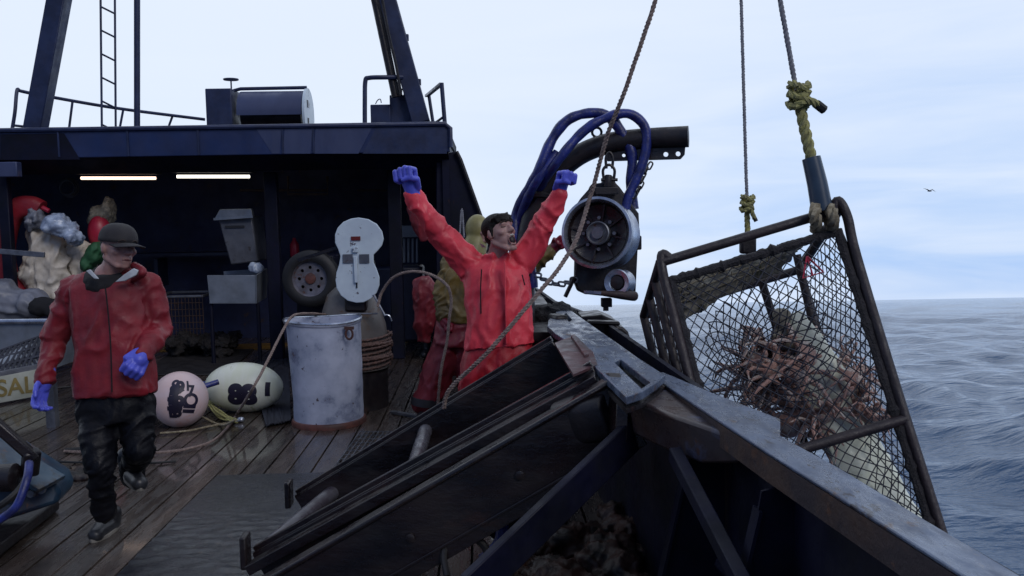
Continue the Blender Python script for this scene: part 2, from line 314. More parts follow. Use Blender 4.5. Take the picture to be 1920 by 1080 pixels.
def text_mb(txt, size, fn, maxlen=.02, bold=.0, extr=.0):
    cu = bpy.data.curves.new('t','FONT'); cu.body = txt; cu.size = size; cu.align_x = 'CENTER'; cu.align_y = 'CENTER'; cu.offset = bold; cu.space_line = .72
    o = bpy.data.objects.new('t', cu); COL.objects.link(o); dg = bpy.context.evaluated_depsgraph_get(); me = bpy.data.meshes.new_from_object(o.evaluated_get(dg))
    bm = bmesh.new(); bm.from_mesh(me); bpy.data.objects.remove(o)
    bmesh.ops.triangulate(bm, faces=bm.faces)
    for _ in range(4):
        e = [e for e in bm.edges if e.calc_length() > maxlen]
        if not e: break
        bmesh.ops.subdivide_edges(bm, edges=e, cuts=1); bmesh.ops.triangulate(bm, faces=bm.faces)
    bm.verts.index_update(); mb = MB(); mb.add([fn(v_.co.x, v_.co.y) for v_ in bm.verts], [tuple(v_.index for v_ in f.verts) for f in bm.faces]); bm.free(); bpy.data.meshes.remove(me); return mb
def remesh(mb, voxel, smooth=3, folds=None, amp=.0, seed=0):
    me = bpy.data.meshes.new('r'); me.from_pydata([tuple(p) for p in mb.v], [], mb.f)
    o = bpy.data.objects.new('r', me); COL.objects.link(o)
    m = o.modifiers.new('a','REMESH'); m.mode = 'VOXEL'; m.voxel_size = voxel
    if smooth: s_ = o.modifiers.new('b','SMOOTH'); s_.factor = .5; s_.iterations = smooth
    dg = bpy.context.evaluated_depsgraph_get(); out = bpy.data.meshes.new_from_object(o.evaluated_get(dg)); bpy.data.objects.remove(o); bpy.data.meshes.remove(me)
    if folds:
        nv = len(out.vertices); co = np.empty(nv*3); out.vertices.foreach_get('co', co); co = co.reshape(-1,3); no = np.empty(nv*3); out.vertex_normals.foreach_get('vector', no); no = no.reshape(-1,3)
        A = np.array([list(f[0]) for f in folds]); B = np.array([list(f[1]) for f in folds]); D = B-A; LL = (D**2).sum(1)
        best = np.full(nv, 1e9); idx = np.zeros(nv, int)
        for i in range(len(folds)):
            t = np.clip(((co-A[i])@D[i])/LL[i], 0, 1); d = np.linalg.norm(co-(A[i]+t[:,None]*D[i]), axis=1)/folds[i][4]
            k = d < best; best[k] = d[k]; idx[k] = i
        disp = np.empty(nv)
        ax = [V(f[1]-f[0]).normalized() for f in folds]
        for i in range(nv):
            f = folds[idx[i]]; p = V(co[i]); a = ax[idx[i]]; t = p.dot(a); q = p-a*t
            w = noise.noise(p*5+V((seed,3,1)))*.06
            s_ = V((q.x*f[3], q.y*f[3], q.z*f[3])) + a*(t+w+q.x*.35)*f[2] + V((seed*7.3,0,0))
            n1 = (1-abs(noise.noise(s_))*2.2); n1 = n1*abs(n1); n2 = 1-abs(noise.noise(s_*2.1+V((5,seed,0))))*2
            disp[i] = (n1-.45)*amp*.8 + (n2-.5)*amp*.35
        co += no*disp[:,None]; out.vertices.foreach_set('co', co.ravel()); out.update()
    out.polygons.foreach_set('use_smooth', [True]*len(out.polygons)); return out
def rob(name, mb, mat, parent, voxel, smooth=3, **k):
    me = remesh(mb, voxel, smooth, **k); me.name = name; me.materials.clear(); me.materials.append(mt[mat]); return obj(name, None, None, parent, me=me)

# ------------------------------------------------------------------ sea and deck
def sea():
    zc = CAM.z; lev = -2.0
    rr = [2.0]
    while rr[-1] < 9000: rr.append(rr[-1]*(1.013 if rr[-1] < 250 else 1.05))
    na = 900; a = np.linspace(0, 2*np.pi, na, endpoint=False); rr = np.array(rr)
    # finer angles towards the open starboard side
    a = np.concatenate([np.linspace(R(20), R(95), 560, endpoint=False), np.linspace(R(95), R(380), 260, endpoint=False)]); na = len(a)
    X = rr[:,None]*np.cos(a)[None]; Y = rr[:,None]*np.sin(a)[None]; Z = np.zeros_like(X); DX = np.zeros_like(X); DY = np.zeros_like(X)
    rs = np.random.RandomState(3)
    att = np.clip(rr/30, .05, None)[:,None]
    for i in range(70):
        wl = 0.9*1.075**i if i < 55 else 30+rs.rand()*30
        th = R(200)+rs.normal()*.55; k = 2*np.pi/wl; am = .0105*wl**.92*(.6 if wl > 14 else 1)*(1.7 if wl < 6 else 1)*(.5+rs.rand())
        ph = rs.rand()*7; fade = np.clip(1.4-(rr*.02)/wl*1.5, 0, 1)[:,None]
        arg = k*(X*np.cos(th)+Y*np.sin(th))+ph; am = am*.55
        Z += am*fade*np.sin(arg); DX += am*fade*np.cos(arg)*np.cos(th)*.8; DY += am*fade*np.cos(arg)*np.sin(th)*.8
    X += DX; Y += DY; Z += lev
    nr = len(rr); co = np.stack([X,Y,Z], -1).reshape(-1,3)
    me = bpy.data.meshes.new('sea'); i0 = np.arange((nr-1)*na); j = i0 % na; i = i0//na
    q = np.stack([i*na+j, (i+1)*na+j, (i+1)*na+(j+1)%na, i*na+(j+1)%na], -1)
    me.from_pydata(co.tolist(), [], q.tolist()); me.polygons.foreach_set('use_smooth', [True]*len(me.polygons))
    m = bpy.data.materials.new('sea_water'); m.use_nodes = True; t = m.node_tree; b = t.nodes['Principled BSDF']
    b.inputs['Base Color'].default_value = (.018,.066,.150,1); b.inputs['Roughness'].default_value = .10; b.inputs['IOR'].default_value = 1.33
    co_ = nd('ShaderNodeTexCoord', t); mp = nd('ShaderNodeMapping', t); mp.inputs['Scale'].default_value = (.55,1.3,1); mp.inputs['Rotation'].default_value = (0,0,R(20)); t.links.new(co_.outputs['Object'], mp.inputs[0])
    prev = None
    for s_, d_, st_ in ((1.0,.30,.9),(3.6,.08,.9)):
        n = nd('ShaderNodeTexNoise', t); n.inputs['Scale'].default_value = s_; n.inputs['Detail'].default_value = 6; t.links.new(mp.outputs[0], n.inputs['Vector'])
        bp = nd('ShaderNodeBump', t); bp.inputs['Distance'].default_value = d_; bp.inputs['Strength'].default_value = st_; t.links.new(n.outputs[0], bp.inputs['Height'])
        if prev: t.links.new(prev.outputs[0], bp.inputs['Normal'])
        prev = bp
    t.links.new(prev.outputs[0], b.inputs['Normal'])
    me.materials.append(m); o = bpy.data.objects.new('sea', me); COL.objects.link(o); o['kind'] = 'structure'; WORLD.add(o.name)
sea()

mb = MB(); rs = random.Random(5); x = -9.0; pw = .168
while x < 1.6:
    y = -2.5+rs.random()*2.5; ys = [-2.5]
    while y < 13.5: ys.append(y); y += 2.6+rs.random()*2.6
    ys.append(13.6)
    for a_, b_ in zip(ys, ys[1:]):
        dz = rs.uniform(-.002,.002); g = rs.uniform(.010,.017)
        mb.box((x+pw/2, (a_+b_)/2, -.02+dz), (pw-g, b_-a_-.007, .04))
    x += pw
struct('deck', mb, 'deck', bevel=.004)
struct('deck_underlay', MB().box((-3.7,5.5,-.075),(10.8,16.4,.05)), 'under')

def mat_quad(name, px, z, th, m, label):
    pts = [PZ(a,b,z) for a,b in px]; return tobj(name, MB().prism(pts, V((0,0,th))), m, label, 'mat', bevel=.004)
p1, p2 = PZ(407,897,0), PZ(700,893,0)
def ymat(x0,x1,y0,y1,z0,z1,name,m,label):
    b = MB(); nx, ny = int((x1-x0)/.018), int((y1-y0)/.018); vs=[]; fs=[]
    for j in range(ny+1):
        for i in range(nx+1):
            x_ = x0+(x1-x0)*i/nx; y_ = y0+(y1-y0)*j/ny
            wet = min(1,max(.12,(5.7-y_)/.8+noise.noise(V((x_*1.5,y_*1.5,7)))*.6))
            vs.append(V((x_,y_,z1+noise.noise(V((x_*3,y_*3,2)))*.004+wet*(.0105*noise.noise(V((x_*9,y_*21,4)))+.0035*noise.noise(V((x_*24,y_*40,9)))))))
    for j in range(ny):
        for i in range(nx): a_=j*(nx+1)+i; fs.append((a_,a_+1,a_+nx+2,a_+nx+1))
    b.add(vs,fs); b.box(((x0+x1)/2,(y0+y1)/2,(z0+z1)/2-.006),(x1-x0,y1-y0,z1-z0-.004)); return tobj(name,b,m,label,'mat')
ymat(p1.x, -.35, 2.6, p1.y, .001, .024, 'rubber_mat', 'mat', 'wet black ribbed rubber mat right of the walking man')
mat_quad('rubber_mat', [(262,704),(420,704),(476,656),(330,655)], .002, .014, 'matdry', 'dull dark mat on the deck behind the cream oval buoy')
# grating beside the drum
g0 = [PZ(632,872,.004), PZ(760,872,.004), PZ(800,812,.004), PZ(676,812,.004)]
b = MB()
for i in range(15):
    t = i/14; b.beam(g0[0].lerp(g0[1],t)+V((0,0,.01)), g0[3].lerp(g0[2],t)+V((0,0,.01)), .006, .016)
for i in range(9):
    t = i/8; b.beam(g0[0].lerp(g0[3],t)+V((0,0,.012)), g0[1].lerp(g0[2],t)+V((0,0,.012)), .005, .008)
tobj('deck_grating', b, 'galv', 'pale steel bar grating on the deck in front of the white drum', 'grating')
# yellow painted strip at the back wall
struct('deck_stripe', MB().prism([V((-7,12.2,.003)),V((-1.1,12.2,.003)),V((-1.1,12.75,.003)),V((-7,12.75,.003))], V((0,0,.004))), 'yellow')

# ------------------------------------------------------------------ deckhouse
YF = 10.5
def FY(px, py, y=YF): return PY(px, py, y)
H = thing('deckhouse', 'dark navy steel deckhouse with an open work bay under its flat roof', 'deckhouse', (-4, YF, 0))
zt, zm, zb = FY(500,239).z, FY(500,290).z, FY(500,318).z
xr = FY(843,260).x; xl = -8.5
b = MB(); b.box(((xl+xr)/2, YF+.05, (zt+zm)/2), (xr-xl, .10, zt-zm)); obj('fascia', b, 'navy', H, bevel=.01)
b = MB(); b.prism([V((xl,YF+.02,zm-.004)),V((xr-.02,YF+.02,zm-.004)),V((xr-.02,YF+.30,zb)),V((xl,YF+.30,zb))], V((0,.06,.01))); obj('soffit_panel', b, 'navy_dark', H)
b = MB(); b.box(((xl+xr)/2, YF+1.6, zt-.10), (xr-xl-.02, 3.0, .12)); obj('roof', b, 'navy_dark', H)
b = MB(); b.tube([V((xl,YF-.01,zt+.01)),V((xr-.05,YF-.01,zt+.01)),V((xr+.01,YF-.01,zt-.04)),V((xr+.01,YF-.01,zm+.05))], .028, 8); obj('roof_edge_pipe', b, 'mast', H)
for poly in ([(478,238),(528,238),(524,288),(510,288)], [(534,238),(586,238),(582,288),(530,288)], [(592,238),(698,238),(672,288),(588,288)]):
    b = MB(); b.prism([FY(a_,c_,YF-.004) for a_,c_ in poly], V((0,.003,0))); o = obj('faded_panel', b, 'navy_pale', H)
b = MB(); b.prism([FY(a_,c_,YF-.004) for a_,c_ in [(0,252),(120,250),(150,299),(0,300)]], V((0,.003,0))); obj('dark_panel', b, 'navy_dark', H)
b = MB(); b.prism([FY(a_,c_,YF-.004) for a_,c_ in [(706,238),(838,238),(838,288),(680,288)]], V((0,.003,0))); obj('dark_panel', b, 'mast', H)
for px in (372, 530, 588, 240, 110):
    b = MB(); b.box((FY(px,260).x, YF-.008, (zt+zm)/2), (.02,.014,zt-zm-.02)); obj('seam', b, 'mast', H)
b = MB(); b.box(((xl-1+0.0)/2-.2, 13.45, 1.5), (8.6,.1,3.2)); obj('back_wall', b, 'wall', H)
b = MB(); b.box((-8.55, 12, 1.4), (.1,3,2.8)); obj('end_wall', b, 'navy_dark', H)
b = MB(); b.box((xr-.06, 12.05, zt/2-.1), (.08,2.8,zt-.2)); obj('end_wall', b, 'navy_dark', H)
for px in (517, 745):
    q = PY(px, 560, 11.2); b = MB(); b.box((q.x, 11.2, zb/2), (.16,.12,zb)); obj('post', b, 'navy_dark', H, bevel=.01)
b = MB(); q0 = PY(5,330,10.6); b.box((q0.x,10.62,zb/2),(.12,.1,zb)); obj('post', b, 'navy_dark', H, bevel=.01)
# ceiling pipes
b = MB(); b.tube([PY(450,357,12), PY(615,357,12)], .018); b.tube([PY(540,330,12), PY(540,364,12), PY(614,364,12), PY(614,330,12)], .018); b.tube([PY(670,357,12),PY(735,357,12)], .015); obj('ceiling_pipe', b, 'rusty', H)
b = MB(); c = PY(20,318,YF-.05); b.box(c,(.20,.12,.17)); obj('roof_bracket', b, 'navy_pale', H, bevel=.01)
# side plating sloping down to the rail
pl = [(818,300),(843,286),(856,284),(864,300),(892,378),(904,412),(935,470),(975,540),(1010,600),(1010,680),(818,680)]
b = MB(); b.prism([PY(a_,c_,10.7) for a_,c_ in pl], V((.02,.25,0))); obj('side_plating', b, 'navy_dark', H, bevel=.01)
b = MB(); b.tube([PY(a_,c_,10.66) for a_,c_ in pl[2:9]], .025, 6); obj('plating_edge', b, 'black', H)
# shelf and wall kit at the back
b = MB(); b.box((PY(340,470,12.9).x, 12.9, PY(340,476,12.9).z), (1.5,.5,.04)); b.box((PY(340,470,12.9).x-.3, 12.9, PY(340,490,12.9).z-.15),(.05,.4,.4)); obj('shelf', b, 'tote', H)

for k, (x0,x1,y,m) in enumerate(((152,292,334,'lamp'),(332,468,331,'lamp2'))):
    a_, c_ = PY(x0,y,11.1), PY(x1,y,11.1); t = thing('strip_lamp', ('warm pinkish strip lamp under the roof, above the cap' if k==0 else 'white strip lamp under the roof, above the grey bin'), 'lamp', a_.lerp(c_,.5))
    obj('tube', MB().tube([a_,c_], .019, 12), m, t); obj('housing', MB().beam(a_+V((-.05,0,.07)),c_+V((.05,0,.07)),.16,.05), 'darkgrey', t)

# ------------------------------------------------------------------ masts and roof gear
ZR = zt-.04
def up(px, py, y): return PY(px, py, y)
def mast(name, p0, p1, w, d, label, cat='mast', m='mast'):
    a_, s_, u_ = basis(p1-p0, V((0,1,0))); b = MB(); b.beam(p0, p1, w, d, V((0,1,0))); o = thing(name, label, cat, p0); obj('post', b, m, o, bevel=.012); return o
p0, p1 = up(66,246,11.0), up(122,-60,11.0); o = mast('mast_leg', p0, p1, .21, .21, 'thick square navy mast leg leaning right, at the far left of the roof')
obj('foot_plate', MB().box(p0+V((0,0,.0)), (.42,.36,.03)), 'mast', o)
p0, p1 = up(790,231,11.2), up(704,-80,11.2); o = mast('mast_leg', p0, p1, .22, .22, 'thick square navy mast leg leaning left, above the roof\'s right corner')
obj('foot_plate', MB().box(p0+V((0,0,-.01)), (.45,.36,.03)), 'mast', o)
for k, t_ in enumerate((.25,.52)): obj('clamp', MB().box(p0.lerp(p1,t_)+V((.11,0,0)), (.05,.08,.07)), 'mast', o)
p0, p1 = up(257,241,11), up(257,-60,11); tobj('pole', MB().tube([p0,p1], .036, 12), 'mast', 'plain upright dark pole on the roof, right of the ladder', 'pole')
t = thing('ladder', 'narrow steel ladder rising from the roof between the mast leg and the pole', 'ladder', up(203,243,11))
obj('rail', MB().tube([up(191,246,10.9),up(188,-60,10.9)], .014), 'mast', t); obj('rail', MB().tube([up(217,243,11.1),up(215,-60,11.1)], .014), 'mast', t)
for yy in range(-38, 240, 44): obj('rung', MB().tube([up(190,yy+7,10.9), up(216,yy+20,11.1)], .012), 'mast', t)
t = thing('guard_rail', 'thin pipe guard rail along the roof\'s left edge, from the mast leg to the winch', 'railing', up(30,248,11.6))
obj('top_rail', MB().tube(spline([up(22,248,11.2),up(28,210,11.2),up(32,170,11.25),up(40,171,11.3),up(80,179,11.5),up(220,203,12),up(384,224,12.6)],8), .022), 'mast', t)
obj('lower_rail', MB().tube([up(24,235,11.2),up(70,240,11.5),up(140,246,11.8)], .016), 'mast', t)
for px, a_, c_, yy in ((133,190,245,11.7),(228,206,243,12),(320,219,238,12.4)): obj('stanchion', MB().tube([up(px+3,a_,yy),up(px-4,c_,yy)], .016), 'mast', t)
# winch
t = thing('winch', 'drum winch with curved guard and pale end plate on top of the deckhouse', 'winch', up(480,234,11.2))
b = MB(); c0, c1 = up(384,166,11.2), up(433,166,11.2); b.box(((c0.x+c1.x)/2, 11.5, (c0.z+zt)/2), (c1.x-c0.x, .6, c0.z-zt)); obj('gear_case', b, 'mast', t, bevel=.01)
xa, xb = up(436,200,11.0).x, up(560,200,11.0).x; zc_ = up(500,208,11.0).z; r_ = up(500,162,11.0).z-zc_
def arcx(x_, a0, a1, rr, n=16, cy=11.45): return [V((x_, cy-rr*math.cos(a0+(a1-a0)*i/n), zc_+rr*math.sin(a0+(a1-a0)*i/n))) for i in range(n+1)]
A0, A1 = arcx(xa,-.1,math.pi*.95,r_), arcx(xb,-.1,math.pi*.95,r_); I0, I1 = arcx(xa,-.1,math.pi*.95,r_-.02), arcx(xb,-.1,math.pi*.95,r_-.02)
b = MB(); n_ = len(A0); vs = A0+A1+I0+I1; fs = []
for i in range(n_-1): fs += [(i,i+1,n_+i+1,n_+i),(2*n_+i,3*n_+i,3*n_+i+1,2*n_+i+1)]
fs += [(0,n_,3*n_,2*n_),(n_-1,3*n_-1,4*n_-1,2*n_-1)]+[(i,2*n_+i,2*n_+i+1,i+1) for i in range(n_-1)]+[(n_+i,n_+i+1,3*n_+i+1,3*n_+i) for i in range(n_-1)]
b.add(vs, fs); obj('drum_guard', b, 'navy_pale', t)
obj('drum', MB().lathe([(r_*.72,0),(r_*.72,xb-xa-.05)], V((xa+.02,11.45,zc_)), V((1,0,0)), 24, caps=True), 'black', t)
b = MB(); e = arcx(xb+.012, -.45, math.pi+.45, r_+.03, 24); b.prism(e, V((.03,0,0))); ep = obj('end_plate', b, 'plate', t)
for zz in (zc_+.12, zc_-.10): obj('slot', MB().box((xb+.045, 11.35, zz), (.008,.06,.09)), 'black', ep)
obj('top_bar', MB().tube([V((xa-.12,11.4,zc_+r_-.0)), V((xa,11.4,zc_+r_+.03)), V((xb+.03,11.4,zc_+r_+.035))], .022), 'mast', t)
q = up(433,149,11.3); obj('handwheel', MB().tube([q+V((.085*math.cos(a),.085*math.sin(a),0)) for a in [2*math.pi*i/18 for i in range(19)]], .011, 6).tube([q+V((-.08,0,0)),q+V((.08,0,0))],.008).tube([q,q+V((0,0,-.2))],.010), 'mast', t)
# right hand roof gear
t = thing('guard_rail', 'bent pipe guard rail left of the right mast leg', 'railing', up(690,230,11.0))
obj('pipe', MB().tube(spline([up(684,232,11),up(684,190,11),up(685,152,11),up(692,146,11),up(720,145,11),up(755,145,11.1)],6), .028), 'mast', t)
t = thing('guard_rail', 'open pipe guard rail on the roof\'s right corner, outside the mast leg', 'railing', up(820,230,11.0))
obj('post', MB().tube([up(834,231,10.9),up(828,156,10.9)], .026), 'mast', t); obj('post', MB().tube([up(812,231,11.6),up(804,178,11.6)], .022), 'mast', t)
obj('top_rail', MB().beam(up(800,180,11.6), up(828,157,10.9), .05,.03), 'galv', t); obj('lower_rail', MB().tube([up(818,229,11.5),up(832,219,10.9)], .016), 'mast', t)
t = thing('control_cabinet', 'low navy control cabinets at the foot of the right mast leg', 'cabinet', up(740,231,11.2))
for (a_,c_,e_,dy) in ((694,732,196,11.2),(730,782,178,11.25)):
    l_, r2_ = up(a_,e_,dy), up(c_,e_,dy); obj('box', MB().box(((l_.x+r2_.x)/2, dy+.2, (l_.z+zt)/2), (r2_.x-l_.x,.4,l_.z-zt)), 'mast', t, bevel=.012)
obj('handle', MB().tube(spline([up(704,195,11.1),up(708,188,11.1),up(713,186,11.1),up(715,193,11.1)],5), .006), 'mast', t)
for px in (752,758,764): obj('valve_stem', MB().tube([up(px,180,11.2),up(px+1,166,11.2)], .012), 'black', t)
tobj('stay', MB().tube([up(742,182,11.1),up(699,-20,11.1)], .05, 10), 'black', 'thick black stay pipe rising left of the right mast leg', 'stay')
b = MB(); b.tube(spline([up(752,178,11.0),up(742,120,11.0),up(728,60,11.0),up(712,-30,11.0)],10), .018, 6); tobj('hydraulic_line', b, 'black', 'thin black hydraulic line between the stay pipe and the right mast leg', 'hose')
tobj('hydraulic_line', MB().tube(spline([up(749,178,11.05),up(733,100,11.05),up(720,40,11.05),up(708,-5,11.0)],10), .007, 6), 'black', 'thinnest wire beside the black stay pipe', 'wire')

# ------------------------------------------------------------------ bulwark
RZ = 1.05
inner = [(2300,1395),(1792,1069),(1600,948),(1440,848),(1330,776),(1215,700)]
outer = [(2420,1385),(1911,1078),(1736,975),(1570,875),(1463,817),(1463,785),(1340,738),(1245,698)]
W = thing('bulwark', 'steel bulwark with a scraped grey rail cap running down the right side', 'bulwark', PZ(1440,848,0))
ip = [PZ(a_,c_,RZ) for a_,c_ in inner]; op = [PZ(a_,c_,RZ) for a_,c_ in outer]
b = MB(); b.prism(ip+op[::-1], V((0,0,-.012))); obj('rail_cap', b, 'rail', W, bevel=.004)
b = MB()
for a_, c_ in zip(ip, ip[1:]):
    n_ = V((-(c_-a_).y,(c_-a_).x,0)).normalized(); n_ = n_ if n_.x > 0 else -n_
    b.prism([a_+V((0,0,-.013)), c_+V((0,0,-.013)), c_+V((0,0,-.10)), a_+V((0,0,-.10))], n_*.03)
obj('cap_flange', b, 'rusty', W)
ipx = ip[:-1]+[PZ(1060,600,RZ)+V((.15,.2,0))]+[V((.30,9.0,RZ)), V((-.2,10.8,RZ))]
b = MB()
for a_, c_ in zip(ipx, ipx[1:]):
    b.prism([a_+V((.12,0,-.02)), c_+V((.12,0,-.02)), V((c_.x+.12,c_.y,.0)), V((a_.x+.12,a_.y,0))], V((.03,0,0)))
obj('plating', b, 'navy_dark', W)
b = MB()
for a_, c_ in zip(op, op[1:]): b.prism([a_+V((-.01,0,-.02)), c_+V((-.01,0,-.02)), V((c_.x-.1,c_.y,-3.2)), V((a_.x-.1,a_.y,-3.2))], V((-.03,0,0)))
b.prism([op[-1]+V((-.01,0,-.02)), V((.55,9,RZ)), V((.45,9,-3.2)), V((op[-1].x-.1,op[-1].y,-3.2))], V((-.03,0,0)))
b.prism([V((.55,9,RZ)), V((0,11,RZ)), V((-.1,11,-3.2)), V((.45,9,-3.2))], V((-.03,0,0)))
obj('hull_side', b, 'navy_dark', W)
for y_ in (1.2,2.0,2.8,3.5):
    # inclined stanchion plates
    k = min(range(len(ip)-1), key=lambda i: abs((ip[i].y+ip[i+1].y)/2-y_)); a_, c_ = ip[k], ip[k+1]; t_ = (y_-a_.y)/(c_.y-a_.y); x_ = a_.x+(c_.x-a_.x)*t_
    b = MB(); b.prism([V((x_+.115,y_,.95)), V((x_-.02,y_,.92)), V((x_-.03,y_,.86)), V((x_-.22,y_,.02)), V((x_+.115,y_,.0))], V((0,.014,0))); st_ = obj('stanchion', b, 'navy_dark', W)
    obj('flange', MB().beam(V((x_-.03,y_+.007,.86)), V((x_-.22,y_+.007,.02)), .07, .012, V((1,0,0))), 'navy_dark', st_)
b = MB(); b.tube([V((ip[1].x+.05,ip[1].y,.45)), V((ip[4].x+.05,ip[4].y,.45))], .03, 8); obj('stiffener', b, 'navy_dark', W)
# continuation of the bulwark behind the men
b = MB(); ex = [V((.17,5.9,RZ-.02)), V((.55,5.9,RZ-.02)), V((.55,9,RZ-.02)), V((0,10.9,RZ-.02)), V((-.25,10.9,RZ-.02)), V((.2,9,RZ-.02))]
b.prism(ex, V((0,0,-.06))); obj('rail_cap', b, 'black', W)

# ------------------------------------------------------------------ launcher
LA = thing('pot_launcher', 'tilted dark steel pot launcher rack rising from the deck to the rail', 'launcher', PZ(800,960,0))
zP = RZ+.045
outerp = [PZ(a_,c_,zP) for a_,c_ in [(1028,600),(1050,577),(1072,583),(1200,673),(1247,703),(1232,716),(1204,734),(1174,744),(1118,690),(1080,650),(1040,625),(1026,612)]]
slot = [PZ(a_,c_,zP) for a_,c_ in [(1152,679),(1164,674),(1219,717),(1203,728)]]
slot2 = [PZ(a_,c_,zP) for a_,c_ in [(1056,590),(1061,587),(1073,600),(1067,603)]]
obj('rail_plate', holed(outerp, [slot,slot2], V((0,0,-.035))), 'rail', LA, bevel=.004)
obj('slot_lining', MB().prism([p+V((0,0,-.05)) for p in outerp[1:9]], V((0,0,-.02))), 'black', LA)
# dark hinge lug at the top corner
b = MB(); q = PZ(1046,596,zP); b.box(q+V((0,0,-.02)),(.10,.16,.09), Matrix.Rotation(R(20),3,'Z')); obj('hinge_lug', b, 'black', LA, bevel=.02)
def chan(mb, p0, p1, h, fl=.07, web=.012, flip=1):
    a_, s_, u_ = basis(p1-p0, V((0,0,1))); s_ = s_*flip
    mb.beam(p0-u_*h/2, p1-u_*h/2, web, h, V((0,0,1)))
    for k in (0,-h): mb.beam(p0+u_*k+s_*fl/2, p1+u_*k+s_*fl/2, fl, .014)
Ba0, Ba1 = PZ(553,932,.17), PZ(1036,640,zP)
b = MB(); chan(b, Ba0, Ba1, .25, .07, .014, -1); a_, s_, u_ = basis(Ba1-Ba0); b.beam(Ba0-s_*.055+u_*.012, Ba1-s_*.055+u_*.012, .03,.03); b.beam(Ba0+s_*.02-u_*.235, Ba1+s_*.02-u_*.235, .04,.02); obj('beam', b, 'launch', LA, bevel=.004)
obj('hook_stub', MB().box(Ba0+V((-.03,-.02,.03)),(.035,.10,.16)), 'launch', LA, bevel=.01)
Bb0, Bb1 = PZ(474,1040,.14), PZ(1112,690,zP)
b = MB(); chan(b, Bb0, Bb1, .17, .07, .014, -1); a_, s_, u_ = basis(Bb1-Bb0); b.beam(Bb0-s_*.05+u_*.014, Bb1-s_*.05+u_*.014, .04,.03); b.beam(Bb0+s_*.07-u_*.04, Bb1+s_*.07-u_*.04, .12,.05); obj('beam', b, 'launch', LA, bevel=.004)
obj('hook_stub', MB().box(Bb0+V((-.03,-.02,.03)),(.035,.10,.17)), 'launch', LA, bevel=.01)
Bc0, Bc1 = PZ(470,1105,.12), PZ(1150,712,zP-.01)
b = MB(); a_, s_, u_ = basis(Bc1-Bc0)
b.beam(Bc0-u_*.17, Bc1-u_*.17+V((-.02,0,0)), .018, .34); b.beam(Bc0-s_*.04, Bc1-s_*.04, .12, .018); b.tube([Bc0+s_*.012, Bc1+s_*.012],.016,8)
o = obj('side_beam', b, 'launch', LA, bevel=.004)
for k in (.14,.4,.7): obj('bolt', MB().lathe([(.022,0),(.022,.015),(.012,.018)], Bc0.lerp(Bc1,k)-u_*.16+s_*.009, s_, 8), 'launch', o)
for (a2,z1,c2,z2,r_) in (((800,800),None,(772,890),None,.040),((628,920),None,(515,1015),None,.045)):
    q0 = L(a2[0],a2[1], 5.25 if a2[0]>700 else 5.3); q1 = L(c2[0],c2[1], 4.60 if a2[0]>700 else 4.75)
    obj('cross_tube', MB().tube([q0.lerp(q1,-.08),q1.lerp(q0,-.06)], r_, 14), 'pipe', LA)
obj('rib', MB().beam(Bc0-u_*.27+s_*.014, Bc1-u_*.27+s_*.014, .012,.014), 'launch', LA, bevel=.003)
# maroon plate near the top
pm = [PZ(a_,c_,zP+.004) for a_,c_ in [(1040,643),(1078,628),(1112,660),(1120,683),(1075,702)]]
obj('apron_plate', MB().prism(pm, V((0,0,-.012))), 'maroon', LA)
pr = [PZ(a_,c_,zP+.02) for a_,c_ in [(1070,628),(1078,626),(1104,662),(1096,665)]]; obj('wear_strip', MB().prism(pr, V((0,0,-.02))), 'maroon', LA, bevel=.003)
# rounded housing under the hinge
q0, q1 = L(1055,752,4.15), L(1150,735,4.0)
b = MB(); b.loft([(q0.lerp(q1,t_)+V((0,0,-.09)), .10+.03*math.sin(t_*3), .10+.01*math.sin(t_*3)) for t_ in [i/10 for i in range(11)]], V((0,1,0)), 24, 4); obj('ram_housing', b, 'black', LA, bevel=.01)
q0, q1 = L(1150,700,4.1), L(1175,745,3.85); 
obj('end_cheek', MB().prism([L(1150,700,4.12),L(1163,700,4.0),L(1180,745,3.84),L(1176,830,3.84),L(1140,800,4.1)], V((-.05,.02,0))), 'launch', LA, bevel=.005)
# lower frame members with deep shade put into their colour
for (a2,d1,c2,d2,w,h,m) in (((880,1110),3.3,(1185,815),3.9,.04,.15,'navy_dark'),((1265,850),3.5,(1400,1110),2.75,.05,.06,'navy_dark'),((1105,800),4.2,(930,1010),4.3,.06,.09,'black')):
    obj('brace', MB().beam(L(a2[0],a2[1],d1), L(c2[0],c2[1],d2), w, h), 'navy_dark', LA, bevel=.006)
# cover box on the rail
tp = [L(1172,742,3.86),L(1204,731,4.0),L(1235,713,4.2),L(1331,769,3.7),L(1392,822,3.25),L(1300,790,3.42),L(1240,770,3.6)]
bt = [p+V((.03,-.02,-.17)) for p in tp]; bt[4] = tp[4]+V((.0,0,-.10)); bt[3] = tp[3]+V((0,0,-.11))
b = MB(); b.hexa(bt, tp); tobj('hinge_cover', b, 'cover', 'brown wet steel cover box sitting against the rail beside the launcher', 'cover', bevel=.018)
# ledge outside the rail and folded black fender
b = MB(); b.prism([L(1196,672,5.6),L(1285,668,5.5),L(1290,712,5.3),L(1235,705,5.0)], V((0,.45,-.05))); tobj('outboard_ledge', b, 'navy_dark', 'dark blue ledge outside the rail below the pot\'s left end', 'ledge', bevel=.02)
b = MB(); b.prism([L(a_,c_,6.4) for a_,c_ in [(1088,594),(1110,592),(1128,590),(1150,599),(1158,603),(1160,612),(1168,613),(1178,622),(1186,646),(1225,672),(1262,702),(1180,720),(1120,680)]], V((.03,.5,-.02)))
b.beam(L(1100,604,6.3), L(1162,606,6.3), .10,.03); tobj('rubber_fender', b, 'black', 'black stepped rubber fender hung over the outside of the rail', 'fender', bevel=.03)
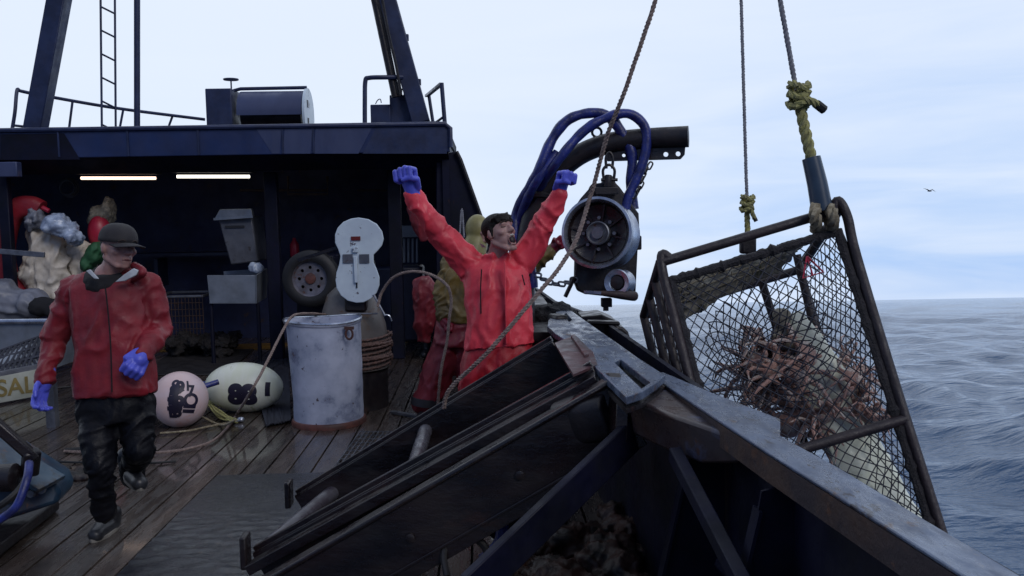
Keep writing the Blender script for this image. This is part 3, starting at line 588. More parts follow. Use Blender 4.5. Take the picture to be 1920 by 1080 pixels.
# rubbish sack / dark gear behind the raised-arm man
b = MB()
for k in range(16): b.ell(L(1000+rs.random()*60, 590+rs.random()*45, 6.6+rs.random()*.4), (.10+rs.random()*.06,.10,.07+rs.random()*.04), None, 10, 8)
o = rob('tarp', b, 'pile', None, .02, 2, folds=[(V((0,6,0)),V((1,6,0)),9,9,1)], amp=.03); lab(o, 'crumpled dark tarp on the rail behind the raised-arm man', 'tarp')
b = MB()
# hoses and rope scraps beneath the launcher
hs = [([(760,1075,4.3),(800,1030,4.2),(860,1004,4.1),(905,1020,4.1),(920,1062,4.1)],.018,'rubber','black ribbed hose looping on the deck under the launcher'),
      ([(838,1080,4.0),(832,1040,4.05),(845,1010,4.1),(880,1000,4.1)],.016,'rubber','black hose rising beside the looped hose under the launcher'),
      ([(905,1050,4.2),(935,1020,4.2),(942,985,4.2),(930,960,4.3)],.03,'hose','blue hose bend under the launcher')]
for pts, r_, m_, lb in hs: tobj('hose', MB().tube(spline([L(*p) for p in pts],8), r_, 8), m_, lb, 'hose')
b = MB()
for k in range(40):
    q = PZ(rs.uniform(930,1230), rs.uniform(1000,1130), 0); b.ell(q+V((0,0,.03+rs.random()*.10)), (.10,.09,.06), None, 8, 6)
o = rob('debris_heap', b, 'rustpile', None, .016, 1, folds=[(V((0,3,0)),V((1,3,0)),14,12,1)], amp=.03); lab(o, 'rust-brown debris and bait scraps on the deck beneath the launcher', 'debris')
for i,(a_,c_,lb) in enumerate(((1030,870,'small coil of pale rope hanging under the launcher'),(1110,830,'frayed rope ends tucked behind the launcher housing'))):
    b = MB()
    for k in range(4):
        q = L(a_+k*7, c_-k*3, 4.5); b.rope([q+CR*(.05*math.cos(t_))+CU*(.10*math.sin(t_))+CB*(.02*t_/6) for t_ in [j*.35 for j in range(16)]], .012)
    tobj('rope_coil', b, 'palerope', lb, 'rope')

# ------------------------------------------------------------------ block davit
DD = 6.3
t = thing('block_davit', 'curved black pipe davit with a drilled hanging plate, swung over the rail', 'davit', PZ(985,760,0)+V((0,.6,0)))
pp = spline([L(985,800,6.5),L(985,640,6.5),L(984,520,6.5),L(992,430,6.5),L(1022,352,6.45),L(1075,298,6.4),L(1130,272,6.35),L(1190,262,6.3),L(1291,256,6.2)], 8)
obj('arm', MB().tube(pp, [.075]*len(pp), 20), 'black', t)
hd = (L(1291,256,6.2)-L(1140,268,6.34)).normalized()
pt = [L(1138,280,6.33),L(1286,268,6.2),L(1284,290,6.2),L(1277,298,6.2),L(1140,302,6.33),L(1134,294,6.33)]
def circ(c, r, u_, w_, n=12): return [c+u_*r*math.cos(2*math.pi*i/n)+w_*r*math.sin(2*math.pi*i/n) for i in range(n)]
obj('hanging_plate', holed(pt, [circ(L(1170,291,6.3),.013,hd,CU), circ(L(1249,289,6.235),.018,hd,CU), circ(L(1272,288,6.215),.018,hd,CU)], -CB*.025), 'launch', t, bevel=.003)
obj('lug_ring', MB().tube([L(1119,248,6.38)+CR*.034*math.cos(a)+CU*.034*math.sin(a) for a in [2*math.pi*i/14 for i in range(15)]], .010, 6), 'black', t)
for px,py,dd in ((1010,375,6.46),(990,470,6.5)):
    obj('hose_clamp', MB().tube([L(px,py,dd)+CR*.10*math.cos(a)*1.0+(CU*.03+CB*.10)*math.sin(a) for a in [2*math.pi*i/14 for i in range(15)]], .022, 6), 'black', t)
for i,(pts,r_,lb) in enumerate((
  ([(978,560),(966,440),(972,390),(1005,330),(1035,262),(1065,225),(1105,212),(1140,218),(1165,248),(1185,290),(1183,345),(1188,392)],.045,'outermost blue-wrapped hydraulic hose arching over the davit'),
  ([(1000,540),(990,430),(1000,372),(1040,310),(1090,250),(1135,222),(1178,213),(1208,236),(1212,275),(1200,320),(1178,370),(1172,400)],.042,'blue-wrapped hydraulic hose looping over the davit pipe to the block'),
  ([(970,560),(962,470),(975,410),(1003,345),(1045,285)],.040,'blue-wrapped hose bundled down the side of the davit pedestal'))):
    dd = 6.28 if i != 1 else 6.22
    P_ = spline([L(a_,c_,dd + (.25 if k < 3 else 0)) for k,(a_,c_) in enumerate(pts)], 10); P_ = resample(P_, .03)
    tobj('hydraulic_hose', MB().tube(P_, [r_*(.82+.16*noise.noise(V((k*.35,i*5,0)))) for k in range(len(P_))], 10), 'hose', lb, 'hose')
# chain links
def link(c, a, s, ln=.034, w=.016, r=.006):
    pts = []
    for i in range(17):
        t_ = 2*math.pi*i/16; x_ = math.cos(t_); y_ = math.sin(t_); pts.append(c+a*(x_*w+math.copysign(ln-w,x_) if abs(x_)>.01 else 0)+s*y_*w)
    return MB().tube(pts, r, 6, cap=False)
t = thing('chain', 'short hanging chain from the drilled plate down to the block', 'chain', L(1188,372,6.2))
c0, c1 = L(1221,306,6.25), L(1187,370,6.2); n_ = 7; a_ = (c1-c0).normalized(); s_ = a_.cross(CB).normalized()
for i in range(n_):
    m_ = link(c0.lerp(c1,(i+.5)/n_)+CR*(-.012*math.sin(i)), a_, s_ if i%2==0 else (CB*.9+s_*.5).normalized(), .029, .014, .0065); obj('link', m_, 'black', t)
t = thing('chain', 'rusty chain holding the block back towards the davit foot', 'chain', L(1050,530,6.3))
c0, c1 = L(1003,512,6.45), L(1082,522,6.2); a_ = (c1-c0).normalized(); s_ = a_.cross(CB).normalized()
for i in range(7):
    obj('link', link(c0.lerp(c1,(i+.5)/7)+CU*(-.06*math.sin(math.pi*(i+.5)/7)), a_, s_ if i%2==0 else (CB*.9+s_*.5).normalized(), .032, .015, .008), 'galv', t)
obj('bar', MB().tube([L(1077,520,6.2), L(1060,556,6.25)], .016, 8), 'black', t)
# the block
BD = 6.15
t = thing('crab_block', 'hydraulic hauling block with a bright steel sheave hanging from the davit', 'block', L(1135,580,BD))
nB = (CB*.93-CR*.34+CU*.03).normalized(); c = L(1121,437,BD-.1)
Rr = .245
obj('sheave_rim', MB().lathe([(Rr*.86,.02),(Rr*.93,.05),(Rr,.045),(Rr*1.01,.02),(Rr*.96,-.02),(Rr*.90,-.10),(Rr*.96,-.19),(Rr*1.01,-.21),(Rr*.95,-.22),(Rr*.84,-.20),(Rr*.82,-.02)], c, nB, 56, closed=True), 'bright', t)
obj('sheave_dish', MB().lathe([(Rr*.87,.025),(Rr*.80,-.02),(Rr*.5,-.06),(Rr*.34,-.055),(Rr*.30,-.02),(.002,-.02)], c, nB, 48), 'launch', t)
b = MB(); _, su, uu = basis(nB)
for k in range(8):
    a = 2*math.pi*k/8+.2; d = su*math.cos(a)+uu*math.sin(a); b.beam(c+d*Rr*.34-nB*.045, c+d*Rr*.84-nB*.02, .012,.022, nB)
obj('spoke', b, 'launch', t)
hub = obj('hub', MB().lathe([(Rr*.33,-.05),(Rr*.33,.005),(Rr*.30,.01),(Rr*.27,.0),(Rr*.2,-.01),(Rr*.17,-.01),(Rr*.16,.02),(.002,.02)], c, nB, 40), 'galv', t)
for k in range(8):
    a = 2*math.pi*k/8; d = su*math.cos(a)+uu*math.sin(a); obj('bolt', MB().lathe([(.013,-.05),(.013,-.02)], c+d*Rr*.44, nB, 6), 'galv', hub)
# housing
hp = [(1106,352),(1108,345),(1130,342),(1132,330),(1152,330),(1154,342),(1162,350),(1198,400),(1200,445),(1196,470),(1192,552),(1100,552),(1084,545),(1078,530),(1079,480),(1066,440),(1070,400),(1090,370)]
obj('housing', MB().prism([L(a_,c_,BD+.06) for a_,c_ in hp], -CB*.14-CR*.0), 'black', t, bevel=.012)
obj('side_lug', MB().box(L(1197,455,BD+.05),(.04,.05,.10)), 'black', t, bevel=.01)
obj('swivel', MB().box(L(1136,358,BD), (.16,.10,.05)).tube([L(1139,352,BD),L(1141,328,BD)],.026,10), 'black', t, bevel=.006)
obj('shackle', MB().tube(spline([L(1132,336,BD),L(1131,318,BD),L(1142,309,BD),L(1152,318,BD),L(1151,336,BD)],5), .010, 8).tube([L(1127,337,BD),L(1158,337,BD)],.011,8), 'black', t)
obj('shackle', MB().tube(spline([L(1137,316,BD),L(1136,296,BD),L(1143,286,BD),L(1149,296,BD),L(1148,316,BD)],5), .010, 8), 'black', t)
c2 = L(1160,530,BD-.14); n2 = (CB*.9-CR*.4).normalized()
rl = obj('guide_roller', MB().lathe([(.055,.04),(.086,.05),(.092,.035),(.07,.0),(.065,-.05),(.09,-.09),(.09,-.10)], c2, n2, 32, caps=False), 'bright', t)
obj('roller_cap', MB().lathe([(.05,.02),(.045,.045),(.018,.05),(.002,.052)], c2, n2, 24), 'launch', rl)
b = MB(); b.loft([(L(1096,548,BD-.1),.03,.012),(L(1130,550,BD-.14),.07,.018),(L(1165,553,BD-.14),.085,.03),(L(1186,555,BD-.1),.06,.034),(L(1193,556,BD-.08),.02,.02)], CB, 20, 3); obj('guide_bar', b, 'rusty', t)
b = MB(); b.beam(L(1096,547,BD-.16),L(1128,549,BD-.2),.03,.018); obj('wear_edge', b, 'bright', t)
obj('bottom_bolt', MB().box(L(1137,567,BD-.05),(.07,.07,.06)).tube([L(1136,566,BD-.05),L(1136,583,BD-.05)],.02,8), 'black', t, bevel=.004)

# ------------------------------------------------------------------ crab pot
A = L(1238,492,4.9); B = L(1574,392,4.87)
u = (B-A); ulen = u.length; u.normalize(); C0 = L(1764,992,4.4); v = (C0-B); vlen = v.length*1.18; v.normalize()
w = L(1207,592,5.63)-A; th = w.length; w.normalize()
def Q(a, c, d=0): return A+u*a*ulen+v*c*vlen+w*d*th
POT = thing('crab_pot', 'large netted steel crab pot full of catch, hoisted over the rail', 'crab pot', A.lerp(B,.5))
r_ = .032
def bar(*ps, r=.027, m='pot', n='frame_bar', par=None): return obj(n, MB().tube(list(ps), r, 12), m, par or POT)
bar(Q(.0,0,0),Q(.985,0,0)); bar(*spline([Q(.96,.0,-.0),Q(1.0,-.02,-.02),Q(1.02,.03,-.02),Q(1.01,.14,0),Q(1.0,.5,0),Q(1.0,1,0)],6)); bar(Q(0,1,0),Q(1,1,0)); bar(*spline([Q(.06,.0,0),Q(.02,-.02,0),Q(0,.03,0),Q(0,.15,0),Q(0,.5,0),Q(0,1,0)],6))
bar(Q(0,0,1),Q(1,0,1)); bar(Q(1,0,1),Q(1,1,1)); bar(Q(0,1,1),Q(1,1,1)); bar(Q(0,0,1),Q(0,1,1))
for a_ in (0,1): bar(Q(a_,0.0,0),Q(a_,0,1)); bar(Q(a_,1,0),Q(a_,1,1))
bar(Q(1.0,.575,.0),Q(.0,.575,.0),r=.028)
for d_ in (.30,.62): bar(Q(0,0,d_),Q(0,1,d_),r=.026)
for q0,q1 in (((1428,528),(1466,645)),((1456,655),(1514,850)),((1494,478),(1524,605)),((1503,648),(1574,892))): bar(L(*q0,5.25),L(*q1,5.2),r=.024)
# wrapped inner bars
for p0,p1,k in ((Q(.03,.055,.02),Q(.95,.055,.02),1),(Q(.965,.05,.02),Q(.965,.98,.02),2),(Q(.035,.05,.02),Q(.035,.98,.02),3)):
    m_ = 60; pts = [p0.lerp(p1,i/m_)+V((0,0,1))*.008*noise.noise(V((i*.5,k,0))) for i in range(m_+1)]
    obj('wrapped_bar', MB().tube(pts, [.024+.013*max(0,noise.noise(V((i*.55,k*3,1)))*1.8) for i in range(m_+1)], 8), 'wrap', POT)
def netting(fn, la, lc, cell, r=.0036, seed=0, amp=.012):
    b = MB(); n_ = int((la+lc)/cell)
    for s_ in (1,-1):
        for i in range(-n_, n_*2):
            o = i*cell; pts = []; st = cell*.5; k = 0
            while True:
                d_ = k*st*.7071; x_ = (o+d_) if s_ > 0 else (o-d_); y_ = d_; k += 1
                if y_ > lc: break
                if 0 <= x_ <= la: 
                    jx = noise.noise(V((x_*2.3,y_*2.3,seed)))*cell*.9; jy = noise.noise(V((x_*2.3,y_*2.3,seed+9)))*cell*.9
                    pts.append(fn(min(max(x_+jx,0),la)/la, min(max(y_+jy,0),lc)/lc)+w*amp*noise.noise(V((x_*3,y_*3,seed+4))))
                elif pts: break
            if len(pts) > 1: b.tube(pts, r, 3, cap=False)
    # knots
    return b
obj('netting', netting(lambda a,c: Q(.04+a*.92,.06+c*.92,.02+.10*math.sin(a*3.14)*math.sin(c*3.14)), ulen*.92, vlen*.92, .068, .0036, 1, .05), 'net', POT)
obj('netting', netting(lambda a,c: Q(.98,.03+c*.95,.03+a*.94), th*.94, vlen*.95, .09, .0036, 3, .03), 'net', POT)
obj('netting', netting(lambda a,c: Q(.02,.03+c*.95,.03+a*.94), th*.94, vlen*.95, .09, .0036, 4, .03), 'net', POT)
# mossy band of web along the top
def L5(px,py,d=5.1): return L(px,py,d)
b = MB(); b.prism([L5(1262,524),L5(1370,494),L5(1480,462),L5(1560,434),L5(1500,462),L5(1476,486),L5(1468,508),L5(1400,536),L5(1282,602)], -CB*.03)
for k in range(60):
    t_ = k/60; q0 = L5(1260+300*t_,522-92*t_); q1 = L5(1262+210*t_+20,560-85*t_,5.05); q2 = L5(1280+200*t_,602-110*t_)
    b.tube([q0+CU*.02*noise.noise(V((k*1.7,0,0))), q1, q2+CU*.03*noise.noise(V((k*1.3,4,0)))], .007, 4)
me = remesh(b, .012, 1, folds=[(Q(0,.1,.2),Q(1,.1,.2),9,14,1)], amp=.022); me.materials.append(mt['moss']); me.name='web_band'; obj('web_band', None, None, POT, me=me)
b = MB()
for k in range(34):
    t_ = rs.random(); q = L5(1262+215*t_,(540+rs.random()*45)-85*t_,5.02); b.tube([q, q+CR*(.03*(rs.random()-.5))+CU*(.02+.03*rs.random())], .0035, 4)
for cc in (0,1,2): b.tube([L5(1262+212*i/30,545+14*cc-(80+4*cc)*i/30,5.03)+CU*.012*noise.noise(V((i*.6,cc*50,0))) for i in range(31)], .0055, 5)
obj('twine', b, 'palerope', POT)
# tunnel: funnel of net drawn to the centre
def fun(a, c):
    an = a*2*math.pi; rr = .42*(1-c)**1.6+.07; cx = .46; return Q(cx,.30,.0)+(u*math.cos(an)+v*math.sin(an)*1.1)*rr*ulen*.7+w*(.06+c*.42)
obj('tunnel_netting', netting(lambda a,c: fun(a,c), 3.0, .7, .10, .0036, 8, .02), 'net', POT)
q = L5(1472,618); b = MB()
for k in range(9): b.ell(q+CR*rs.uniform(-.05,.05)+CU*rs.uniform(-.12,.10), (.04,.04,.05), None, 8, 6)
me = remesh(b,.012,1,folds=[(q,q+v*.3,14,14,1)],amp=.02); me.materials.append(mt['moss']); me.name='tunnel_knot'; obj('tunnel_knot', None, None, POT, me=me)
b = MB(); b.tube([L5(1440,652),L5(1512,636)], .022, 8); obj('tunnel_bar', b, 'rusty', POT)
q = L5(1519,500,4.83); 
t3 = [q-v*.06, q+v*.05-u*.055, q+v*.05+u*.06]
obj('escape_ring_tag', MB().tube(t3+[t3[0]], .007, 5).tube([t3[0]+v*.02,t3[0]+v*.11],.005,5), 'redbuoy', POT)
# bait slab
b = MB(); P_ = [L5(1492,600),L5(1512,640),L5(1538,700),L5(1566,765),L5(1598,835),L5(1632,900),L5(1668,965),L5(1700,1020)]
P_ = spline(P_,4); n_ = len(P_)
b.loft([(p, .055+.105*min(1,i/(n_*.35)), .035+.03*math.sin(3.1*i/n_)) for i,p in enumerate(P_)], u, 20, 2.3)
for k in range(14): b.ell(L5(1490+60*k/14,595+60*k/14)+CU*rs.uniform(-.03,.05), (.035,.03,.03), None, 8, 6)
o = rob('bait_fish', b, 'bait', None, .014, 2, folds=[(P_[0],P_[-1],6,10,1)], amp=.012); lab(o, 'long pale cream bait fish hanging down inside the crab pot', 'bait')
# crabs
def crab():
    t = thing('crab', 'red-brown crab', 'crab', (0,0,0), 'crabs crowded inside the pot')
    b = MB(); b.ell((0,0,0),(.12,.115,.055),None,16,10)
    for k in range(22):
        a = k*2.4; rr = .085*math.sqrt(k/22); b.lathe([(.009,0),(.001,.018)], V((rr*math.cos(a),rr*math.sin(a),.042-.02*k/22)), V((math.cos(a)*.4,math.sin(a)*.4,1)), 5)
    obj('shell', b, 'crab', t)
    for s_ in (-1,1):
        for k in range(3):
            a = R(-38+k*36); d = V((s_*math.cos(a), math.sin(a), 0)); p0 = d*.08; p1 = p0+d*.13+V((0,0,.055)); p2 = p1+d*.12+V((0,-.02,-.035)); p3 = p2+d*.09+V((0,-.03,-.09))
            obj('leg', MB().tube([p0,p1,p2,p3],[.021,.018,.014,.004],7), 'crab', t)
        p0 = V((s_*.06,.08,0)); obj('claw', MB().tube([p0,p0+V((s_*.05,.06,.02)),p0+V((s_*.02,.12,0))],[.018,.018,.022],7).ell(p0+V((s_*.0,.15,0)),(.030,.05,.022),None,10,6), 'crab', t)
    return t
c0 = crab(); first = True
spots = [(1392,690),(1408,655),(1425,700),(1440,672),(1462,700),(1480,735),(1445,745),(1405,735),(1470,780),(1500,790),(1490,670),(1515,830),(1450,805),(1530,780),(1598,705),(1618,735),(1635,785),(1610,770),(1585,672)]
for i,(a_,c_) in enumerate(spots):
    o = c0 if i == 0 else dup(c0); o.location = L5(a_+(22 if a_ < 1560 else 0),c_-(8 if a_ < 1560 else 0),5.1+rs.uniform(-.15,.2)); left = a_ < 1560
    o.rotation_euler = (R(rs.uniform(35,80)), R(rs.uniform(-35,35)), R(rs.uniform(-180,180))); s_ = rs.uniform(.6,.85)*(1 if left else .72); o.scale = (s_,s_,s_)
    o['label'] = 'red-brown spiny crab heaped left of the pale bait in the pot' if left else 'red-brown crab clinging right of the pale bait in the pot'
    o['group'] = 'crabs heaped in the left of the pot' if left else 'crabs clinging in the right of the pot'

b = MB()
for k in range(70):
    left = rs.random() < .75; q = L(rs.uniform(1385,1520),rs.uniform(640,810),5.0+rs.random()*.3) if left else L(rs.uniform(1590,1650),rs.uniform(660,800),5.0+rs.random()*.2)
    pts = [q]; 
    for _ in range(5): pts.append(pts[-1]+V((rs.uniform(-.04,.04),rs.uniform(-.03,.03),rs.uniform(-.06,.04))))
    b.tube(spline(pts,3), rs.uniform(.004,.009), 4)
lab(tobj('tangled_line', b, 'tangle', 'tangle of pale line and weed snagged among the crabs in the pot', 'line'), kind='stuff')
# hoisting slings
def knot(b, c, s=1):
    for k in range(3): b.rope([c+CR*(.035*s*math.cos(a)+.004*k)+CU*((k-1)*.035*s+.012*s*math.sin(2*a+k))+CB*.035*s*math.sin(a) for a in [2*math.pi*i/12+k for i in range(13)]], .016*s)
K = thing('pot_sling', 'thick yellow-green rope sling in a blue sleeve, tied at the pot\'s right corner', 'sling', L(1545,420,4.9))
p_top, p_k, p_s0, p_s1 = L(1452,-60,4.9), L(1493,170,4.9), L(1521,296,4.88), L(1541,392,4.87)
obj('upper_rope', MB().rope(resample([p_top,p_k],.012), .015), 'greyrope', K)
obj('rope', MB().rope(resample([p_k,p_s0+(p_s1-p_s0)*.1],.014), .031), 'yrope', K)
b = MB(); knot(b, L(1496,180,4.88), 1.4); obj('knot', b, 'yrope', K)
tl = obj('rope_tail', MB().rope(resample(spline([L(1500,182,4.84),L(1515,188,4.84),L(1533,196,4.86)],6),.012), .023), 'yrope', K); obj('tail_wrap', MB().tube([L(1531,195,4.86),L(1545,206,4.88)], .026, 8), 'rubber', tl)
obj('sleeve', MB().tube([p_s0,p_s0.lerp(p_s1,.5)+CR*.004,p_s1+(p_s1-p_s0)*.04], [.050,.054,.058], 14), 'sleeve', K)
b = MB()
for dx in (-.045,.045): b.rope(resample(spline([p_s1+CR*dx*.7-CU*-.02, L(1545,404,4.78)+CR*dx*1.1, L(1546,424,4.84)+CR*dx, L(1545,428,4.93)+CR*dx, L(1543,404,4.95)+CR*dx*.6],6),.012), .034)
obj('loop', b, 'palerope', K)
K = thing('pot_sling', 'thin grey rope sling with a yellow knot, tied to the pot\'s top bar', 'sling', L(1402,440,5.6))
obj('upper_rope', MB().rope(resample([L(1388,-60,5.6),L(1399,330,5.6),L(1401,375,5.6)],.016), .012), 'greyrope', K)
obj('rope', MB().rope(resample([L(1400,372,5.6),L(1402,440,5.6)],.016), .019), 'yrope', K)
b = MB(); knot(b, L(1400,382,5.58), 1.0); obj('knot', b, 'yrope', K)
tl = obj('rope_tail', MB().rope(resample(spline([L(1403,385,5.56),L(1410,398,5.56),L(1415,410,5.56)],6),.012), .015), 'yrope', K); obj('tail_wrap', MB().tube([L(1414,407,5.56),L(1418,415,5.56)], .013, 8), 'rubber', K)
obj('shoe', MB().box(L(1402,458,5.6),(.10,.06,.12)), 'black', K, bevel=.015)

# ------------------------------------------------------------------ lines
def line(name, pts, r, m, label, cat='rope', n=10, step=.02, rope=True):
    P_ = resample(spline([L(*p) if isinstance(p, tuple) else p for p in pts], n), step); return tobj(name, MB().rope(P_, r) if rope else MB().tube(P_, r, 7), m, label, cat)
line('hauling_line', [(1245,-60,4.4),(1226,10,4.4),(1196,100,4.45),(1168,180,4.5),(1140,250,4.6),(1118,330,4.7),(1100,390,4.75),(1082,446,4.7),(1050,500,4.65),(1005,555,4.6),(950,620,4.6),(905,670,4.65),(860,712,4.75),(838,738,4.8),(832,765,4.85)], .0135, 'rope', 'long tan line crossing from the sky past the block to the launcher')
line('coiled_line', [(708,575,8.0),(716,548,8.0),(738,520,7.9),(772,509,7.8),(808,515,7.7),(838,535,7.6),(846,565,7.6),(842,600,7.6),(838,640,7.6),(826,700,7.6),(820,770,7.7)], .015, 'rope', 'rope arching from the coiler towards the yellow-jacketed worker')
dk = [PZ(432,795,.02),PZ(400,826,.02),PZ(350,842,.02),PZ(290,849,.02),PZ(220,850,.02),PZ(120,846,.02)]
line('trailing_line', [(612,590,8.3),(585,588,8.0),(555,590,7.6),(540,603,7.35),(520,640,7.2),(495,690,7.0),(470,735,6.9),PZ(445,775,.05)]+dk, .013, 'rope', 'tan line led over the white drum\'s rim and along the deck')
line('trailing_line', [PZ(300,812,.02),PZ(350,808,.02),PZ(400,798,.02),PZ(430,792,.03),(440,788,6.95),PZ(415,797,.02),PZ(380,782,.03)], .011, 'palerope', 'pale line lying in front of the pink round buoy')
line('black_cord', [PZ(50,862,.012),PZ(140,867,.012),PZ(210,866,.012),PZ(280,868,.012),PZ(330,865,.012)], .009, 'rubber', 'thin black cord lying across the deck behind the walking man', 'cord', rope=False)
tobj('black_cord', MB().tube([PZ(122,845,.02),PZ(160,842,.02),PZ(200,842,.02)], .02, 8), 'rubber', 'short black handle lying on the deck left of the walking man', 'handle')
line('deck_line', [PZ(40,737,.012),PZ(100,728,.012),PZ(160,724,.012),PZ(290,727,.012)], .01, 'rubber', 'dark line on the deck between the sign board and the buoys', 'cord', rope=False)

# ------------------------------------------------------------------ white drum, coiler, tyre
q = PZ(607,806,0); dr = thing('drum', 'chipped white open steel drum with a rusty foot rim', 'drum', q+V((0,.28,0)))
r0 = .305; c = V((q.x, q.y+.28, 0)); hgt = PY(607,606,q.y+.0).z
prof = [(r0*1.06,.0),(r0*1.07,.02),(r0*1.0,.045)]+[(r0*(1+.004*math.sin(i)),.05+(hgt-.09)*i/24) for i in range(25)]+[(r0*1.0,hgt-.03),(r0*1.03,hgt-.025),(r0*1.045,hgt-.01),(r0*1.03,hgt),(r0*.985,hgt),(r0*.975,hgt-.03),(r0*.97,.06),(.001,.055)]
b = MB(); b.lathe(prof[2:], c, V((0,0,1)), 48)
# dented left rim
for p in b.v:
    if p.z > hgt-.25: k = max(0,(p.z-(hgt-.25))/.25); d_ = p-c; a = math.atan2(d_.y,d_.x); p.x += -.05*k*max(0,math.cos(a-R(200)))**2; p.y += .02*k*math.sin(3*a)*.6; p.z += .012*k*math.sin(2*a+1)
obj('barrel', b, 'white', dr)
obj('foot_rim', MB().lathe([(r0*1.0,.05),(r0*1.05,.045),(r0*1.075,.025),(r0*1.07,.0),(r0*.9,.0)], c, V((0,0,1)), 48), 'rustlip', dr)
rm = MB().lathe([(r0*1.005,hgt-.02),(r0*1.04,hgt-.015),(r0*1.05,hgt),(r0*1.02,hgt+.012),(r0*.98,hgt+.003)], c, V((0,0,1)), 48)
for p in rm.v: d_ = p-c; a = math.atan2(d_.y,d_.x); p.x += -.05*max(0,math.cos(a-R(200)))**2; p.y += .02*math.sin(3*a)*.6; p.z += .012*math.sin(2*a+1)
obj('rim', rm, 'bright', dr)
lu = PY(655,626,c.y-.27); o = obj('lug', MB().tube([lu+V((.03*math.cos(a),-.01,.045*math.sin(a))) for a in [2*math.pi*i/12 for i in range(13)]], .010, 6).box(lu+V((0,0,.05)),(.08,.03,.025)), 'rustlip', dr)
q = PZ(712,775,0); cy = q.y+.35; co = thing('line_coiler', 'line coiler with a white figure-eight guard plate on a grey cone', 'coiler', (PY(665,600,cy).x, cy, 0))
cx = PY(660,600,cy).x
b = MB(); rb = .34
b.lathe([(rb,.38),(rb,.62),(rb*.93,.80),(rb*.66,1.08),(rb*.40,1.16),(rb*.2,1.17)], V((cx,cy,0)), V((0,0,1)), 40, caps=True); obj('cone', b, 'coil', co)
obj('base', MB().lathe([(rb*.96,0),(rb*.96,.36),(rb*1.0,.37)], V((cx,cy,0)), V((0,0,1)), 32), 'black', co)
b = MB()
for k in range(11):
    rr = rb*1.03+rs.uniform(-.01,.02); zz = .40+.027*k*1.0
    b.rope([V((cx+rr*math.cos(a),cy+rr*math.sin(a),zz+.02*math.sin(a+k*1.3)+.027*a/6.28)) for a in [2*math.pi*i/60 for i in range(61)]], .016)
obj('coiled_rope', b, 'brownrope', co)
obj('pipe', MB().tube([PY(650,588,cy-.3),PY(708,588,cy-.3)], .008, 6), 'galv', co)
pf = [(672,408),(690,411),(706,420),(716,434),(719,448),(716,460),(708,470),(700,478),(700,492),(706,505),(711,520),(711,535),(706,549),(696,560),(682,567),(668,568),(652,564),(639,554),(631,540),(629,525),(631,510),(636,495),(638,480),(634,468),(628,455),(628,440),(633,427),(644,416),(658,410)]
pp3 = [PY(a_,c_,cy-.36) for a_,c_ in pf]
pl_ = obj('guard_plate', MB().prism(pp3, V((0,.03,0))), 'plate', co, bevel=.006)
yq = cy-.37
b = MB(); qq = PY(667,447,yq); b.box(qq,(.085,.006,.036)); obj('label_plate', b, 'label', pl_)
b = MB(); b.box(PY(652,485,yq),(.09,.004,.08)); obj('worn_pad', b, 'galv', pl_); obj('worn_pad', MB().box(PY(683,485,yq),(.09,.004,.08)), 'galv', pl_)
b = MB(); b.beam(PY(666,480,yq-.01),PY(668,530,yq-.01),.03,.022); b.box(PY(666,468,yq-.01),(.05,.02,.05)); obj('slide_bar', b, 'plate', pl_, bevel=.004)
obj('slot', MB().beam(PY(669,495,yq),PY(669,540,yq),.012,.004), 'black', pl_)
obj('arm', MB().beam(PY(560,488,cy-.2),PY(640,462,cy-.3),.05,.03).box(PY(690,520,cy-.2),(.10,.3,.30)), 'launch', co)
obj('post', MB().box(PY(668,520,cy-.18),(.20,.22,.62)), 'black', co, bevel=.02)
obj('lever', MB().tube([PY(700,552,cy-.36),PY(722,592,cy-.36)], .010, 6).tube(spline([PY(722,590,cy-.36),PY(730,592,cy-.36),PY(735,602,cy-.36)],4),.006,6), 'bright', co)
# tyre
c = PY(584,522,10.1); ty = thing('spare_wheel', 'car wheel with a worn grey rim hung as a fender by the coiler', 'wheel', c+V((0,0,-.33)))
an = V((-.10,-1,0)).normalized()
obj('tyre', MB().lathe([(.20,.08),(.235,.095),(.29,.09),(.32,.06),(.325,0),(.32,-.06),(.29,-.09),(.235,-.095),(.20,-.08)], c, an, 48, closed=True), 'rubber', ty)
_, su, uu = basis(an)
outer_ = [c+an*.04+(su*math.cos(a)+uu*math.sin(a))*.185 for a in [2*math.pi*i/40 for i in range(40)]]
hls = [circ(c+an*.04+(su*math.cos(a)+uu*math.sin(a))*.128, .020, su, uu, 8) for a in [2*math.pi*k/8 for k in range(8)]]
rm = obj('rim', holed(outer_, hls, -an*.012), 'rim', ty); obj('rim_lip', MB().lathe([(.182,.03),(.20,.075),(.212,.08),(.208,.06),(.19,.02)], c, an, 40), 'rim', ty)
obj('hub_cap', MB().lathe([(.065,.035),(.06,.055),(.045,.06),(.001,.06)], c, an, 20), 'rustlip', ty); obj('wheel_back', MB().lathe([(.19,-.05),(.001,-.05)], c, an, 24), 'black', ty)
# machine body carrying the wheel, dark
b = MB(); b.box(c+V((.0,.45,-.35)),(.45,.5,1.2)); tobj('hydraulic_unit', b, 'navy_dark', 'dark steel unit standing behind the wheel', 'machine', bevel=.02)

